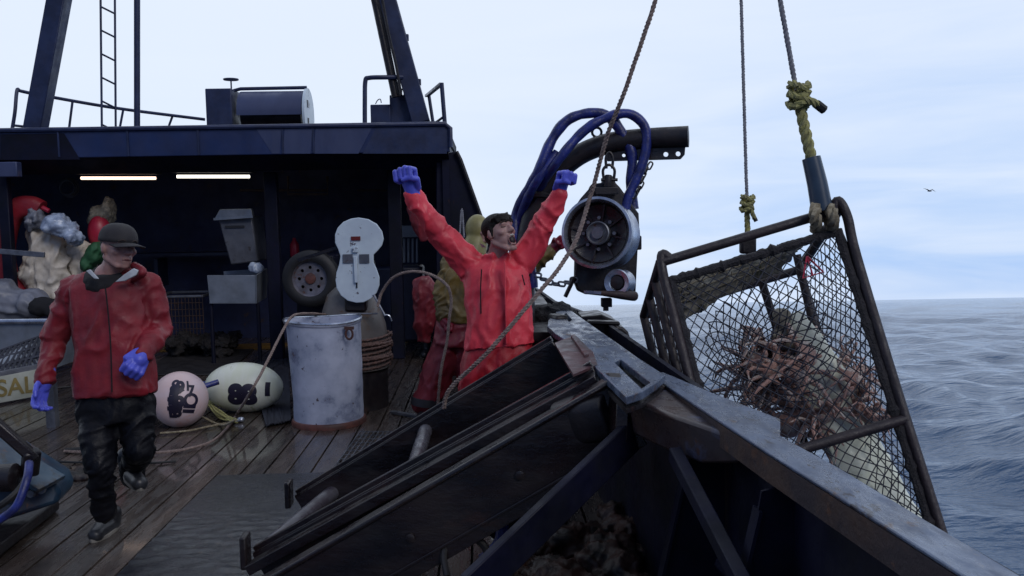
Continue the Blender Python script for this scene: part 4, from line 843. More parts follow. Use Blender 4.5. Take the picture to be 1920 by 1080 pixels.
# ------------------------------------------------------------------ bay contents
def FB(px,py,y): return PY(px,py,y)
yb = 11.6
t = thing('rubbish_bin', 'dull grey tapered bin fixed open-mouthed above the metal sink', 'bin', FB(440,495,yb))
def quad(pxs, y): return [PY(a_,c_,y) for a_,c_ in pxs]
fr = quad([(408,408),(472,405),(484,490),(432,497)], yb-.2); bk = [p+V((.03,.45,.0)) for p in fr]
obj('body', MB().hexa(fr, bk), 'bin', t, bevel=.02)
f2 = quad([(401,411),(474,406),(471,391),(412,392)], yb-.24); obj('hopper', MB().hexa(f2,[p+V((0,.10,0)) for p in f2]), 'steel', t, bevel=.01)
obj('rim', MB().beam(PY(401,411,yb-.27),PY(474,406,yb-.27),.03,.03), 'steel', t); obj('slot', MB().box(PY(440,425,yb-.215),(.24,.01,.03)), 'darkgrey', t)
t = thing('sink', 'stainless sink tub on legs under the grey bin', 'sink', PZ(440,640,0))
ys = 11.0; a1, a2, a3, a4 = PY(388,516,ys), PY(481,516,ys), PY(481,569,ys), PY(393,569,ys)
obj('front', MB().prism([a1,a2,a3,a4], V((0,.02,0))), 'steel', t, bevel=.004)
e1, e2 = PY(503,503,ys+.75), PY(500,558,ys+.75); obj('side', MB().prism([a2+V((.001,0,0)),e1,e2,a3+V((.001,0,0))], V((-.015,0,0))), 'steel', t)
obj('basin_back', MB().prism([a1+V((0,.72,0)),e1+V((-.02,0,0)),e2+V((-.02,0,0)),a4+V((0,.72,0))], V((0,-.02,0))), 'steel', t); obj('bottom', MB().prism([a4,a3,e2,a4+V((0,.7,0))], V((0,0,.01))), 'steel', t)
for p in (a3,a4): obj('leg', MB().tube([p+V((0,.06,0)), V((p.x,p.y+.06,0))], .025, 8), 'navy_dark', t)
b = MB()
for k in range(4): b.ell(PY(474+k*4,508,ys+.4)+V((0,0,rs.random()*.06)), (.06,.06,.07), Matrix.Rotation(k,3,'X'), 8,6)
me = remesh(b,.015,0,folds=[(a1,a2,9,9,1)],amp=.02); me.name='crumpled_bag'; me.materials.append(mt['plastic']); o = obj('crumpled_bag', None, None, None, me=me); lab(o, 'crumpled pale bag lying in the metal sink', 'bag')
# cabinet with pipes, tote
t = thing('locker', 'pale rack of upright tubes behind the hanging red oilskin', 'rack', PZ(765,655,0))
obj('top_box', MB().box(PY(762,434,12.2),(.36,.2,.16)), 'whitebox', t, bevel=.01)
for k in range(5): obj('tube', MB().tube([PY(750+k*8,447,12.2),PY(750+k*8,492,12.2)], .016, 8), 'whitebox', t)
b = MB(); b.box(PY(752,560,11.9)+V((0,.0,-.05)),(.62,.5,1.0)); tobj('tote', b, 'tote', 'dark navy plastic tote standing right of the line coiler', 'tote', bevel=.04)
# small red things
tobj('fire_extinguisher', MB().lathe([(.06,0),(.065,.02),(.065,.18),(.03,.23),(.02,.27)], PY(553,482,12.6), V((0,0,1)), 16), 'redbuoy', 'small red extinguisher on the wall above the wheel', 'extinguisher')
# pile of dark nets, wire basket
b = MB()
for k in range(60):
    q = V((rs.uniform(PY(322,630,11.8).x, PY(432,630,11.8).x), 11.8+rs.uniform(-.3,.4), 0)); b.ell(q+V((0,0,.05+rs.random()*.18)), (.10,.09,.07), None, 8, 6)
o = rob('net_pile', b, 'pile', None, .02, 0, folds=[(V((-5,11.8,.1)),V((-3,11.8,.1)),16,16,1)], amp=.05, ); lab(o, 'heap of dark netting on the deck beneath the sink', 'net')
t = thing('wire_basket', 'dark wire mesh basket behind the netting heap', 'basket', PZ(345,640,0))
x0, x1, y0, y1 = PY(300,600,12.3).x, PY(390,600,12.3).x, 12.1, 12.8
z0, z1 = .05, PY(340,556,12.1).z
b = MB()
for i in range(15): xx = x0+(x1-x0)*i/14; b.tube([V((xx,y0,z0)),V((xx,y0,z1))], .006, 4)
for i in range(9): zz = z0+(z1-z0)*i/8; b.tube([V((x0,y0,zz)),V((x1,y0,zz))], .006, 4)
obj('mesh_front', b, 'rusty', t); obj('rim', MB().tube([V((x0,y0,z1)),V((x1,y0,z1)),V((x1,y1,z1)),V((x0,y1,z1)),V((x0,y0,z1))], .02, 8), 'galv', t)
# round lamp / coil on the wall
c = PY(130,352,12.6); t = thing('wall_coil', 'round coil of clear hose hanging under the roof at the left', 'hose coil', c)
for k in range(3): obj('turn', MB().tube([c+V((.13*math.cos(a)*(1-.12*k),-.03*k,.13*math.sin(a)*(1-.12*k))) for a in [2*math.pi*i/30 for i in range(31)]], .012, 6, cap=False), 'bin', t)
# hanging cream oilskins, plastic hood, sack
yy = 10.9
def cloth(name, pts, m, label, cat, voxel=.022, amp=.05, depth=.16, y=yy, k=5):
    b = MB(); n_ = len(pts)
    for a_, c_, r_, s_ in pts: b.ell(PY(a_,c_,y), (r_, depth, s_), None, 14, 10)
    o = rob(name, b, m, None, voxel, 2, folds=[(PY(pts[0][0],pts[0][1],y),PY(pts[-1][0],pts[-1][1]+1,y),k,k*2.2,1)], amp=amp, seed=len(label)); return lab(o, label, cat)
cloth('oilskin_jacket', [(72,440,.12,.20),(85,460,.20,.20),(88,490,.26,.25),(95,520,.24,.25),(80,545,.20,.22),(105,545,.15,.2),(62,520,.14,.2)], 'cream', 'crumpled cream oilskin hanging beside the red hoop', 'oilskin', k=3.2, amp=.07)
cloth('oilskin_jacket', [(140,470,.20,.14),(160,480,.16,.14),(150,505,.20,.2),(165,520,.14,.18)], 'cream', 'smaller beige oilskin hanging behind the walking man\'s cap', 'oilskin', y=11.1)
cloth('plastic_bag', [(108,418,.14,.11),(120,428,.16,.10),(138,445,.10,.10),(95,425,.08,.08)], 'plastic', 'crumpled pale blue plastic bag on top of the cream oilskins', 'bag', y=10.7, amp=.045, k=4)
cloth('oilskin_strap', [(62,415,.06,.16),(68,400,.04,.10),(77,412,.05,.12)], 'greyblob', 'grey folded strap above the cream oilskin', 'strap', y=10.8)
cloth('plastic_sack', [(20,575,.40,.22),(60,570,.2,.18),(-10,560,.3,.25)], 'greyblob', 'slumped grey sack behind the steel trough', 'sack', y=10.3, amp=.04, depth=.25, k=3)
cloth('dark_bag', [(80,575,.16,.12),(105,580,.12,.12)], 'knit', 'small black bag beside the grey sack', 'bag', y=10.2, amp=.02)
cloth('green_jacket', [(178,478,.10,.12),(165,495,.07,.10),(186,465,.08,.08)], 'green', 'green cloth hanging behind the walking man\'s neck', 'jacket', y=10.9, amp=.03)
b = MB(); b.ell(PY(187,436,11.3), (.14,.14,.22), None, 20, 14); tobj('red_buoy', b, 'redbuoy', 'oval red buoy hanging behind the dark cap', 'buoy')
cloth('olive_cap_bundle', [(190,405,.16,.14),(205,395,.07,.18),(178,412,.08,.08)], 'moss', 'olive bundle hanging above the red buoy', 'bundle', y=11.4, amp=.03)
# red hoop
c = PY(38,470,10.8); b = MB(); rr = (PY(38,390,10.8).z-c.z); pts = [c+V((-.42*rr*math.cos(a)*1.0, 0, rr*math.sin(a))) for a in [R(60)+(R(330)-R(60))*i/40*1.0 for i in range(41)]]
hoop = [(70,396),(52,388),(32,390),(14,405),(4,435),(0,475),(6,515),(22,548),(40,566)]
P_ = spline([PY(a_+6,c_,10.8) for a_,c_ in hoop], 6); b = MB(); b.loft([(p,.10,.13) for p in P_], V((0,1,0)), 18, 3)
t = thing('red_hoop', 'big red curved hose guard at the left edge of the bay', 'guard', PY(20,560,10.8)); me_o = obj('band', b, 'red1', t)
P2 = [p+V((.10,0,0)) for p in P_]; obj('inner_lip', MB().tube(P2, .028, 8), 'redbuoy', t)
t = thing('bar', 'flat grey steel bar across the red hoop', 'bar', PY(40,473,10.4)); obj('flat_bar', MB().beam(PY(-40,468,10.3),PY(84,478,10.3),.03,.06), 'galv', t, bevel=.005)
# steel trough with rail, netted tray, sign board at the left
yt = 7.6
t = thing('steel_trough', 'pale steel trough with a rolled rim at the left edge', 'trough', PY(30,690,yt))
obj('wall', MB().prism([PY(-260,606,yt),PY(112,606,yt),PY(104,690,yt),PY(-260,690,yt)], V((0,.03,0))), 'steel', t); obj('end', MB().prism([PY(112,606,yt),PY(104,690,yt),PY(104,690,yt)+V((0,.5,0)),PY(112,606,yt)+V((0,.5,0))], V((-.03,0,0))), 'steel', t)
obj('rim', MB().tube([PY(-260,605,yt-.02),PY(116,602,yt-.02),PY(116,602,yt-.02)+V((0,.5,0))], .022, 10), 'bright', t)
obj('leg', MB().beam(V((PY(60,690,yt).x,yt+.3,0)), V((PY(60,690,yt).x,yt+.3,PY(60,690,yt).z)), .08,.08), 'galv', t)
yt2 = 7.0
t = thing('netted_tray', 'sloping steel tray covered in black netting in front of the trough', 'tray', PY(40,670,yt2))
ca, cb2, cc, cd2 = PY(-60,680,yt2), PY(84,628,yt2+.25), PY(84,684,yt2), PY(-60,712,yt2-.25)
obj('tray', MB().hexa([ca,cb2,cc,cd2],[p+V((.0,.05,-.02)) for p in (ca,cb2,cc,cd2)]), 'steel', t)
b = MB()
for i in range(15):
    s_ = i/14
    for k in (0,1):
        e0 = ca.lerp(cb2,s_); e1 = cd2.lerp(cc,min(1,max(0,s_+(.22 if k else -.22)))); b.tube([e0.lerp(e1,j/6)+V((0,-.03+.012*noise.noise(V((i*3,j,k))),0)) for j in range(7)], .010, 4)
for j in range(4): s_=j/3; b.tube([ca.lerp(cd2,s_).lerp(cb2.lerp(cc,s_),i/12)+V((0,-.035,.008*noise.noise(V((i,j,0))))) for i in range(13)], .011, 4)
obj('netting', b, 'net', t); obj('edge', MB().beam(cd2+V((0,-.03,0)),cc+V((0,-.03,0)),.03,.035), 'galv', t)
t = thing('sign_board', 'pale board with faded ochre capital letters, low at the left edge', 'sign', PZ(20,758,0))
s0, s1, s2, s3 = PY(-120,712,6.75), PY(104,690,7.0), PZ(104,737,.02), PZ(-120,778,.02)
s1 = V((s2.x,s2.y,.28)); s0 = V((s3.x,s3.y,.34)); s1.z = .30
obj('board', MB().prism([s0,s1,s2,s3], V((0,.05,0))), 'sign', t, bevel=.006)
sx = (s1-s0).normalized(); su_ = V((0,0,1)); sn = sx.cross(su_).normalized(); sn = sn if sn.y < 0 else -sn
cen = PY(22,723,(s0.y+s1.y)/2); cc_ = s0.lerp(s1,(22+120)/224.); base = V((cc_.x,cc_.y,.155))
fn = lambda x_,y_: base+sx*(x_+.02)+su_*y_+sn*.006
obj('lettering', text_mb('SAL', .24, fn, .05, .004), 'signtext', t)

# left foreground machine
t = thing('deck_machine', 'teal and black hydraulic machine base in the lower left corner', 'machine', PZ(0,1000,0))
bp = [PZ(a_,c_,.02) for a_,c_ in [(112,955),(-20,1060),(-330,1080),(-200,860),(30,880)]]
obj('base_plate', MB().prism(bp, V((0,0,.07))), 'black', t, bevel=.012)
b = MB(); g = [L(-60,820,5.0),L(20,850,5.05),L(104,905,5.1),L(112,925,5.1),L(110,945,5.1),L(-60,1000,4.9)]
b.prism(g, V((-.05,.30,0))); obj('side_plate', b, 'cyan', t, bevel=.03)
obj('top_plate', MB().beam(L(-20,838,5.0),L(98,908,5.0),.26,.03), 'cyan', t, bevel=.005)
obj('arm', MB().beam(L(-30,775,4.75),L(68,862,4.85),.07,.06), 'launch', t, bevel=.012); obj('link', MB().beam(L(60,845,4.83),L(55,890,4.9),.09,.06), 'black', t, bevel=.015)
obj('ram', MB().lathe([(.07,0),(.075,.02),(.075,.30),(.05,.32),(.001,.32)], L(-75,900,4.8), CR+CU*.05, 20, caps=True), 'launch', t)
obj('hose', MB().tube(spline([L(55,868,4.75),L(50,900,4.65),L(30,950,4.6),L(-10,980,4.6),L(-60,1010,4.6)],8), .022, 10), 'hose', t)
obj('hose', MB().tube(spline([L(58,870,4.8),L(42,910,4.7),L(12,940,4.65),L(-30,965,4.65)],8), .018, 8), 'rubber', t)
for a_,c_ in ((60,925),(20,935),(80,918)): obj('bolt', MB().lathe([(.022,0),(.022,.02)], L(a_,c_,4.98), CB, 8), 'galv', t)
b = MB(); q = PZ(105,892,0)
for k in range(16): b.ell(q+V((rs.uniform(-.28,.28),rs.uniform(-.14,.14),.012)), (.09,.06,.03), None, 10, 6)
o = rob('rust_heap', b, 'rustpile', None, .012, 1, folds=[(q,q+V((1,0,0)),10,10,1)], amp=.02); lab(o, 'low heap of rust-brown debris on the deck beside the teal machine', 'debris')

# ------------------------------------------------------------------ buoys
rb_ = .165; q = PZ(338,800,0); c = V((q.x,q.y+.02,rb_)); c = L(338,759,(q.y+.05)); c.z = rb_
B1 = thing('buoy', 'round pink buoy with black handwritten numbers', 'buoy', V((c.x,c.y,0)))
dd_ = (c-CAM).length; rb_ = 47.5/F*dd_; c.z = rb_
obj('ball', MB().ell(c, (rb_,rb_,rb_*1.02), None, 40, 28), 'pink', B1)
fwd = (CAM-c).normalized(); rt = V((0,0,1)).cross(fwd).normalized(); upb = fwd.cross(rt)
rt2 = (rt*math.cos(R(-8))+upb*math.sin(R(-8))); up2 = fwd.cross(rt2)
def onball(ox, oy, e=.0015):
    def fn(x_, y_):
        a = (x_+ox)/rb_; e_ = (y_+oy)/rb_; d = fwd*math.cos(a)*math.cos(e_)+rt2*math.sin(a)*math.cos(e_)+up2*math.sin(e_); return c+d*(rb_*1.01+e)
    return fn
for i,(tx,ox,oy,sz,bo) in enumerate((('8',-.055,.108,.17,.006),('5',-.060,.030,.17,.008),('5',-.060,-.048,.17,.008),('E',-.055,-.118,.15,.008),('9',-.010,.098,.16,.009),('6',-.002,.028,.16,.010),('9',-.004,-.042,.16,.010),('8',-.012,-.110,.15,.009),('1',.060,.118,.13,.004),('7',.088,.072,.14,.005),('O',.092,-.010,.16,.005),('=',.088,-.088,.20,.008))):
    obj('number', text_mb(tx, sz, onball(ox,oy,.0012+.0006*(i%4)), .018, bo), 'ink', B1)
def smear(x_, y_): return onball(0,0,.0045)(x_,y_)
b = MB(); vs = []; fs = []
for i in range(25):
    yy_ = .125-.25*i/24; ww = .016+.008*noise.noise(V((i*.5,0,0))); vs += [smear(-.030-ww,yy_), smear(-.030,yy_), smear(-.030+ww,yy_)]
for i in range(24): fs += [(i*3,i*3+1,i*3+4,i*3+3),(i*3+1,i*3+2,i*3+5,i*3+4)]
b.add(vs,fs); obj('ink_smear', b, 'ink', B1)
obj('neck', MB().tube([c+rt*rb_*.7+V((0,.08,.08)), c+rt*rb_*1.25+V((0,.1,.11))], .025, 10), 'hose', B1)
obj('eye', MB().tube([c+rt*-.9*rb_+V((0,-.02,-.09)), c+rt*-1.05*rb_+V((0,-.03,-.12))], .02, 8), 'palerope', B1)
q = PZ(458,775,0); c2 = L(458,732,q.y+.12); dd_ = (c2-CAM).length; ra = 70/F*dd_; rbb = 44/F*dd_; c2.z = rbb
B2 = thing('buoy', 'large oval cream buoy with two smudged black numbers', 'buoy', V((c2.x,c2.y,0)))
ax = (CR - CU*.08).normalized(); ax.z = -.05; ax.normalize(); _, sA, uA = basis(ax)
prof = [(rbb*.80*math.sqrt(max(0,1-abs(t_)**2.6))+rbb*.20*math.cos(t_*math.pi/2), t_*ra) for t_ in [-1+2*i/30 for i in range(31)]]
prof[0] = (rbb*.05,-ra); prof[-1] = (rbb*.05,ra)
def rad(t_): t_=max(-1,min(1,t_)); return rbb*.80*math.sqrt(max(0,1-abs(t_)**2.6))+rbb*.20*math.cos(t_*math.pi/2)
obj('body', MB().lathe(prof, c2, ax, 40), 'creambuoy', B2)
fw2 = (CAM-c2).normalized(); fw2 = (fw2-ax*fw2.dot(ax)).normalized(); up3 = ax.cross(fw2); up3 = up3 if up3.z > 0 else -up3
def onoval(ox, oy):
    def fn(x_, y_):
        X_ = x_+ox; rr = rad(X_/ra)+.002; a = (y_+oy)/rr; return c2+ax*X_+(fw2*math.cos(a)+up3*math.sin(a))*rr
    return fn
for tx,ox,sz in (('8',-.008,.25),('8',.108,.25)): obj('number', text_mb(tx, sz, onoval(ox,-.085), .018, .020), 'ink', B2)
obj('number', text_mb('1', .16, onoval(.265,-.02), .018, .012), 'ink', B2)
obj('end_collar', MB().lathe([(.035,-ra-.05),(.045,-ra),(.05,-ra+.02)], c2, ax, 16), 'hose', B2)
b = MB()
for k in range(9):
    q0 = PZ(385+rs.random()*10,745+rs.random()*20,.06+rs.random()*.05); q1 = PZ(405+rs.random()*10,768+rs.random()*15,.03+rs.random()*.05); q2 = PZ(430+rs.random()*15,785+rs.random()*8,.02+rs.random()*.04)
    b.rope(resample(spline([q0,q1,q2],6),.014), .009)
tobj('rope_tangle', b, 'yrope', 'tangle of yellow-green cord between the pink and cream buoys', 'rope')
q = PZ(440,793,0); b = MB(); b.ell(q+V((0,0,.02)),(.05,.035,.022),None,12,8).ell(q+V((.05,.02,.025)),(.035,.03,.025),None,12,8); tobj('swivel_clip', b, 'bright', 'shiny metal clip on the rope end before the cream buoy', 'clip')
# chafing net spread on deck behind the oval buoy
b = MB(); g4 = [PZ(405,700,.02),PZ(540,660,.02),PZ(540,790,.02),PZ(520,790,.02)]
qa, qb, qc, qd = PZ(470,690,.02), PZ(540,650,.02), PZ(545,790,.02), PZ(500,800,.02)
for i in range(26):
    for k in (0,1):
        s_ = i/25; e0 = qa.lerp(qb,s_) ; e1 = qd.lerp(qc,min(1,max(0,s_+(.3 if k else -.3)))); b.tube([e0.lerp(e1,j/12)+V((0,0,.012+.018*noise.noise(V((i*.6,j*.7,k))))) for j in range(13)], .006, 3)
tobj('deck_netting', b, 'net', 'flat dark netting spread on deck between the cream buoy and the drum', 'net')
# hanging red oilskins and a boot
def oil(name, pts, y, m, label):
    b = MB(); P_ = spline([PY(a_,c_,y) for a_,c_,_,_ in pts], 4); n_ = len(P_)
    rr = np.interp(np.linspace(0,len(pts)-1,n_), range(len(pts)), [p[2] for p in pts]); 
    b.loft([(p, float(r_), float(r_)*.7) for p, r_ in zip(P_, rr)], CR, 20, 2.2); o = rob(name, b, m, None, .014, 2, folds=[(P_[0],P_[-1],6,9,1)], amp=.02); return lab(o, label, 'oilskin')
oil('oilskin_sleeve', [(773,358,.06,0),(780,385,.10,0),(788,415,.10,0),(795,440,.075,0),(798,452,.05,0)], 9.5, 'bib', 'dusky red oilskin sleeve hanging behind the cheering man\'s raised fist')
oil('oilskin_jacket', [(790,520,.09,0),(797,545,.13,0),(799,580,.125,0),(795,612,.11,0),(794,630,.07,0),(793,642,.065,0)], 9.0, 'bib', 'dusky red oilskin hanging beside the yellow-jacketed worker')
b = MB(); q = PZ(800,668,0); b.cap(q+V((0,0,.30)), q+V((0,0,.08)), .06,.055).cap(q+V((0,0,.05)), q+V((-.02,-.16,.045)), .055,.045); o = rob('rubber_boot', b, 'shoe', None, .012, 2); lab(o, 'dark rubber boot standing under the hanging red oilskin', 'boot')
b = MB(); q0 = PZ(735,772,.02); q1 = PZ(790,782,.02); b.beam(q0, q1, .05, .02); tobj('flat_bar', b, 'galv', 'flat steel bar lying on deck right of the coiler', 'bar')
# bucket hook rope by the house edge
line('hanging_cord', [(862,440,9.6),(866,392,9.6),(870,445,9.6)], .012, 'greyrope', 'short looped cord hanging beside the deckhouse plating', 'cord')
# gulls
def gull(loc, s, label, ang):
    t = thing('gull', label, 'bird', loc); 
    obj('body', MB().ell(loc,(.16*s,.05*s,.05*s),None,12,8), 'bird', t)
    for sg in (-1,1):
        p = [loc, loc+CR*sg*.16*s+CU*.10*s, loc+CR*sg*.42*s+CU*(.05+ang*sg)*s]; b = MB()
        b.prism([p[0]+CB*.07*s,p[1]+CB*.06*s,p[2],p[1]-CB*.07*s,p[0]-CB*.07*s], CU*.012*s); obj('wing', b, 'bird', t)
gull(L(1743,358,45), .75, 'lone gull gliding above the sea at the right', -.12)
# ------------------------------------------------------------------ people
def fist(b, c, Fd, Nn, S, k=1.0):
    """closed hand: Fd along the forearm, Nn palm normal, S towards the thumb"""
    Fd = Fd.normalized(); Nn = (Nn-Fd*Nn.dot(Fd)).normalized(); S = (S-Fd*S.dot(Fd)-Nn*S.dot(Nn)).normalized()
    b.cap(c-Fd*.075*k, c-Fd*.02*k, .033*k, .036*k)
    for i in range(4):
        o = S*(.036-.0245*i)*k; kn = c+o+Fd*(.040-.006*abs(i-1.2))*k+Nn*.004*k*abs(i-1.2)
        b.cap(c+o*.6-Fd*.035*k, kn, .017*k, .0130*k, 10)
        p1 = kn+Nn*.036*k+Fd*.010*k; p2 = p1-Fd*.034*k+Nn*.006*k; p3 = p2-Nn*.022*k-Fd*.012*k
        b.cap(kn, p1, .0136*k, .0128*k, 10); b.cap(p1, p2, .0128*k, .0118*k, 10); b.cap(p2, p3, .0115*k, .010*k, 10)
    t0 = c-Fd*.045*k+S*.030*k; t1 = c-Fd*.008*k+S*.050*k+Nn*.022*k; t2 = c+Fd*.004*k+S*.030*k+Nn*.050*k; t3 = c+S*.006*k+Nn*.058*k
    b.cap(t0,t1,.017*k,.014*k,10); b.cap(t1,t2,.0135*k,.0125*k,10); b.cap(t2,t3,.0125*k,.011*k,10)
def relaxed(b, c, Fd, Nn, S, k=1.0, curl=.55):
    Fd = Fd.normalized(); Nn = (Nn-Fd*Nn.dot(Fd)).normalized(); S = (S-Fd*S.dot(Fd)-Nn*S.dot(Nn)).normalized()
    b.cap(c-Fd*.075*k, c-Fd*.03*k, .031*k, .034*k)
    for i,ln in enumerate((.075,.083,.078,.062)):
        o = S*(.031-.021*i)*k; kn = c+o+Fd*.038*k; b.cap(c+o*.6-Fd*.035*k, kn, .017*k, .0145*k, 10); p = kn; a = curl*.5+i*.08
        for s_, r0, r1 in ((.45,.0135,.0125),(.32,.0125,.0115),(.26,.0115,.0095)):
            d = Fd*math.cos(a)+Nn*math.sin(a)+S*(.10-.06*i); q = p+d.normalized()*ln*s_*1.1*k; b.cap(p,q,r0*k,r1*k,10); p = q; a += curl
    t0 = c-Fd*.045*k+S*.028*k; t1 = c-Fd*.012*k+S*.055*k+Nn*.018*k; t2 = c+Fd*.020*k+S*.062*k+Nn*.030*k; t3 = c+Fd*.042*k+S*.058*k+Nn*.036*k
    b.cap(t0,t1,.017*k,.0145*k,10); b.cap(t1,t2,.0135*k,.0125*k,10); b.cap(t2,t3,.0125*k,.010*k,10)
def head(b, c, Fd, Up, k=1.0, mouth=0):
    Fd = Fd.normalized(); Up = (Up-Fd*Up.dot(Fd)).normalized(); S = Fd.cross(Up).normalized(); Rm = Matrix((S,Fd,Up)).transposed()
    P_ = lambda s,f,u: c+(S*s+Fd*f+Up*u)*k
    E = lambda s,f,u,r: b.ell(P_(s,f,u), tuple(x*k for x in r), Rm, 18, 14)
    E(0,-.008,.035,(.076,.096,.082)); E(0,.020,-.005,(.066,.072,.085)); E(0,.030,-.050-mouth*.3,(.054,.058,.052)); E(0,.068,-.088-mouth,(.026,.022,.020))
    E(0,.078,.030,(.052,.020,.018))                                   # brow
    b.cap(P_(0,.088,.020), P_(0,.112,-.020), .010*k, .014*k, 10); E(-.012,.100,-.024,(.010,.011,.009)); E(.012,.100,-.024,(.010,.011,.009))
    for s in (-1,1):
        E(s*.040,.058,-.018,(.024,.026,.022)); E(s*.078,-.008,-.005,(.009,.018,.030)); b.cap(P_(s*.048,-.02,-.05),P_(s*.030,.055,-.090-mouth*.9),.022*k,.016*k,10)
    b.cap(P_(-.020,.088,-.052), P_(.020,.088,-.052), .009*k,.009*k,8); b.cap(P_(-.017,.085,-.068-mouth), P_(.017,.085,-.068-mouth), .009*k,.009*k,8)
    return P_, Rm, S, Fd, Up
def face_bits(par, P_, Rm, k, mouth, closed):
    for s in (-1,1):
        if closed:
            b = MB(); b.tube(spline([P_(s*.018,.0845,.012),P_(s*.032,.0835,.008),P_(s*.046,.072,.013)],4), .0028*k, 6); obj('eye', b, 'brow', par)
        else:
            b = MB(); b.ell(P_(s*.031,.072,.012), (.013*k,)*3, None, 14, 10); e = obj('eye', b, 'eyewhite', par); b = MB(); b.ell(P_(s*.033,.0795,.012), (.0065*k,)*3, None, 10, 8); obj('iris', b, 'eye', e)
        b = MB(); b.tube(spline([P_(s*.014,.098,.034),P_(s*.032,.097,.041),P_(s*.050,.084,.034)],4), .0045*k, 6); obj('eyebrow', b, 'brow', par)
    if mouth:
        b = MB(); b.ell(P_(0,.080,-.060-mouth*.5), (.024*k,.020*k,(.012+mouth*.55)*k), Rm, 18, 12); m_ = obj('mouth', b, 'mouth', par)
        b = MB(); b.tube(spline([P_(-.015,.094,-.050),P_(0,.100,-.048),P_(.015,.094,-.050)],4), .0045*k, 6); obj('teeth', b, 'teeth', m_)
        b = MB(); b.tube([P_(.025*math.cos(a),.093-.012*abs(math.cos(a)),-.060-mouth*.5+(.013+mouth*.6)*math.sin(a)) for a in [2*math.pi*i/20 for i in range(21)]], .0048*k, 6, cap=False); obj('lips', b, 'lip', par)
    else:
        b = MB(); b.tube(spline([P_(-.024,.086,-.060),P_(0,.098,-.058),P_(.024,.086,-.060)],5), .0042*k, 6); obj('lips', b, 'lip', par)

# ---- person 1: the walking man in the cap
D1 = 4.96
def l1(px,py,dz=0): return L(px,py,D1+dz)
foot = PZ(192,1008,0)
MAN = thing('person', 'man in red jacket painted as shaded, charcoal cap and blue gloves striding forward on the deck', 'person', foot)
hc = l1(222,464,-.04); Fh = CR*.80+CB*.60-CU*.08; Uh = CU+CR*.02
nk = l1(204,512,.02); chest = l1(205,570,.02); belly = l1(213,650); hip = l1(216,735)
sL, sR = l1(138,545,.02), l1(276,535,.04); eL, wL, hL = l1(100,640,.05), l1(87,700,-.05), l1(78,737,-.08)
eR, wR, hR = l1(301,615,.08), l1(272,658,-.14), l1(258,681,-.20)
hipL, hipR = l1(180,745), l1(248,745,.05); kL, aL = l1(187,872,-.12), l1(195,962,.0); kR, aR = l1(262,842,-.02), l1(248,880,.32)
b = MB(); Ph, Rm, S_, _, _ = head(b, hc, Fh, Uh, 1.08)
b.cap(hc-CU*.05-Fh.normalized()*.01, nk-CU*.03, .058, .066); b.cap(nk-CU*.02, chest, .08,.13,16); b.cap(chest, hip, .12,.105,16)
for a_,e_,w_,h_ in ((sL,eL,wL,hL),(sR,eR,wR,hR)): b.cap(nk-CU*.06, a_, .06,.055); b.cap(a_,e_,.052,.042); b.cap(e_,w_,.040,.028); b.cap(w_,w_.lerp(h_,.7),.026,.018)
for h_,k_,a_ in ((hipL,kL,aL),(hipR,kR,aR)): b.cap(hip+CU*.0,h_,.09,.085); b.cap(h_,k_,.085,.055); b.cap(k_,a_,.05,.035)
body = rob('body', b, 'skin', MAN, .0075, 2)
face_bits(body, Ph, Rm, 1.08, 0, False)
b = MB(); b.ell(Ph(0,-.020,.020),(.082,.096,.085),Rm,20,14); b.cap(Ph(0,-.07,-.03),Ph(0,-.06,-.055),.05,.04); hr = rob('hair', b, 'hair', body, .008, 2)
# cap
b = MB(); cm = MB(); k = 1.03
vs=[]; nu, nv = 32, 12
for j in range(nv+1):
    th = math.pi/2*j/nv
    for i in range(nu):
        ph = 2*math.pi*i/nu; vs.append(Ph(.090*math.cos(ph)*math.sin(th)**.85*(1), -.006+.110*math.sin(ph)*math.sin(th)**.85, .028+.098*math.cos(th)**.8))
fs = [(j*nu+i,(j+1)*nu+i,(j+1)*nu+(i+1)%nu,j*nu+(i+1)%nu) for j in range(nv) for i in range(nu)]
b.add(vs, fs); CAPO = obj('cap', b, 'cap', MAN); so_ = CAPO.modifiers.new('s','SOLIDIFY'); so_.thickness = .006
b = MB(); top=[]; bot=[]
n_ = 16; rows = 6; vs=[]
for j in range(rows+1):
    f_ = j/rows
    for i in range(n_+1):
        a = R(-62+124*i/n_); rr = f_; vs.append(Ph(math.sin(a)*(.090)*(1-.04*f_), -.006+math.cos(a)*.110+f_*.095*math.cos(a)**.6, .034-.012*f_-.018*abs(math.sin(a))**2-.004))
fs = [(j*(n_+1)+i,j*(n_+1)+i+1,(j+1)*(n_+1)+i+1,(j+1)*(n_+1)+i) for j in range(rows) for i in range(n_)]
b.add(vs, fs); o = obj('brim', b, 'cap', CAPO); s2 = o.modifiers.new('s','SOLIDIFY'); s2.thickness = .006
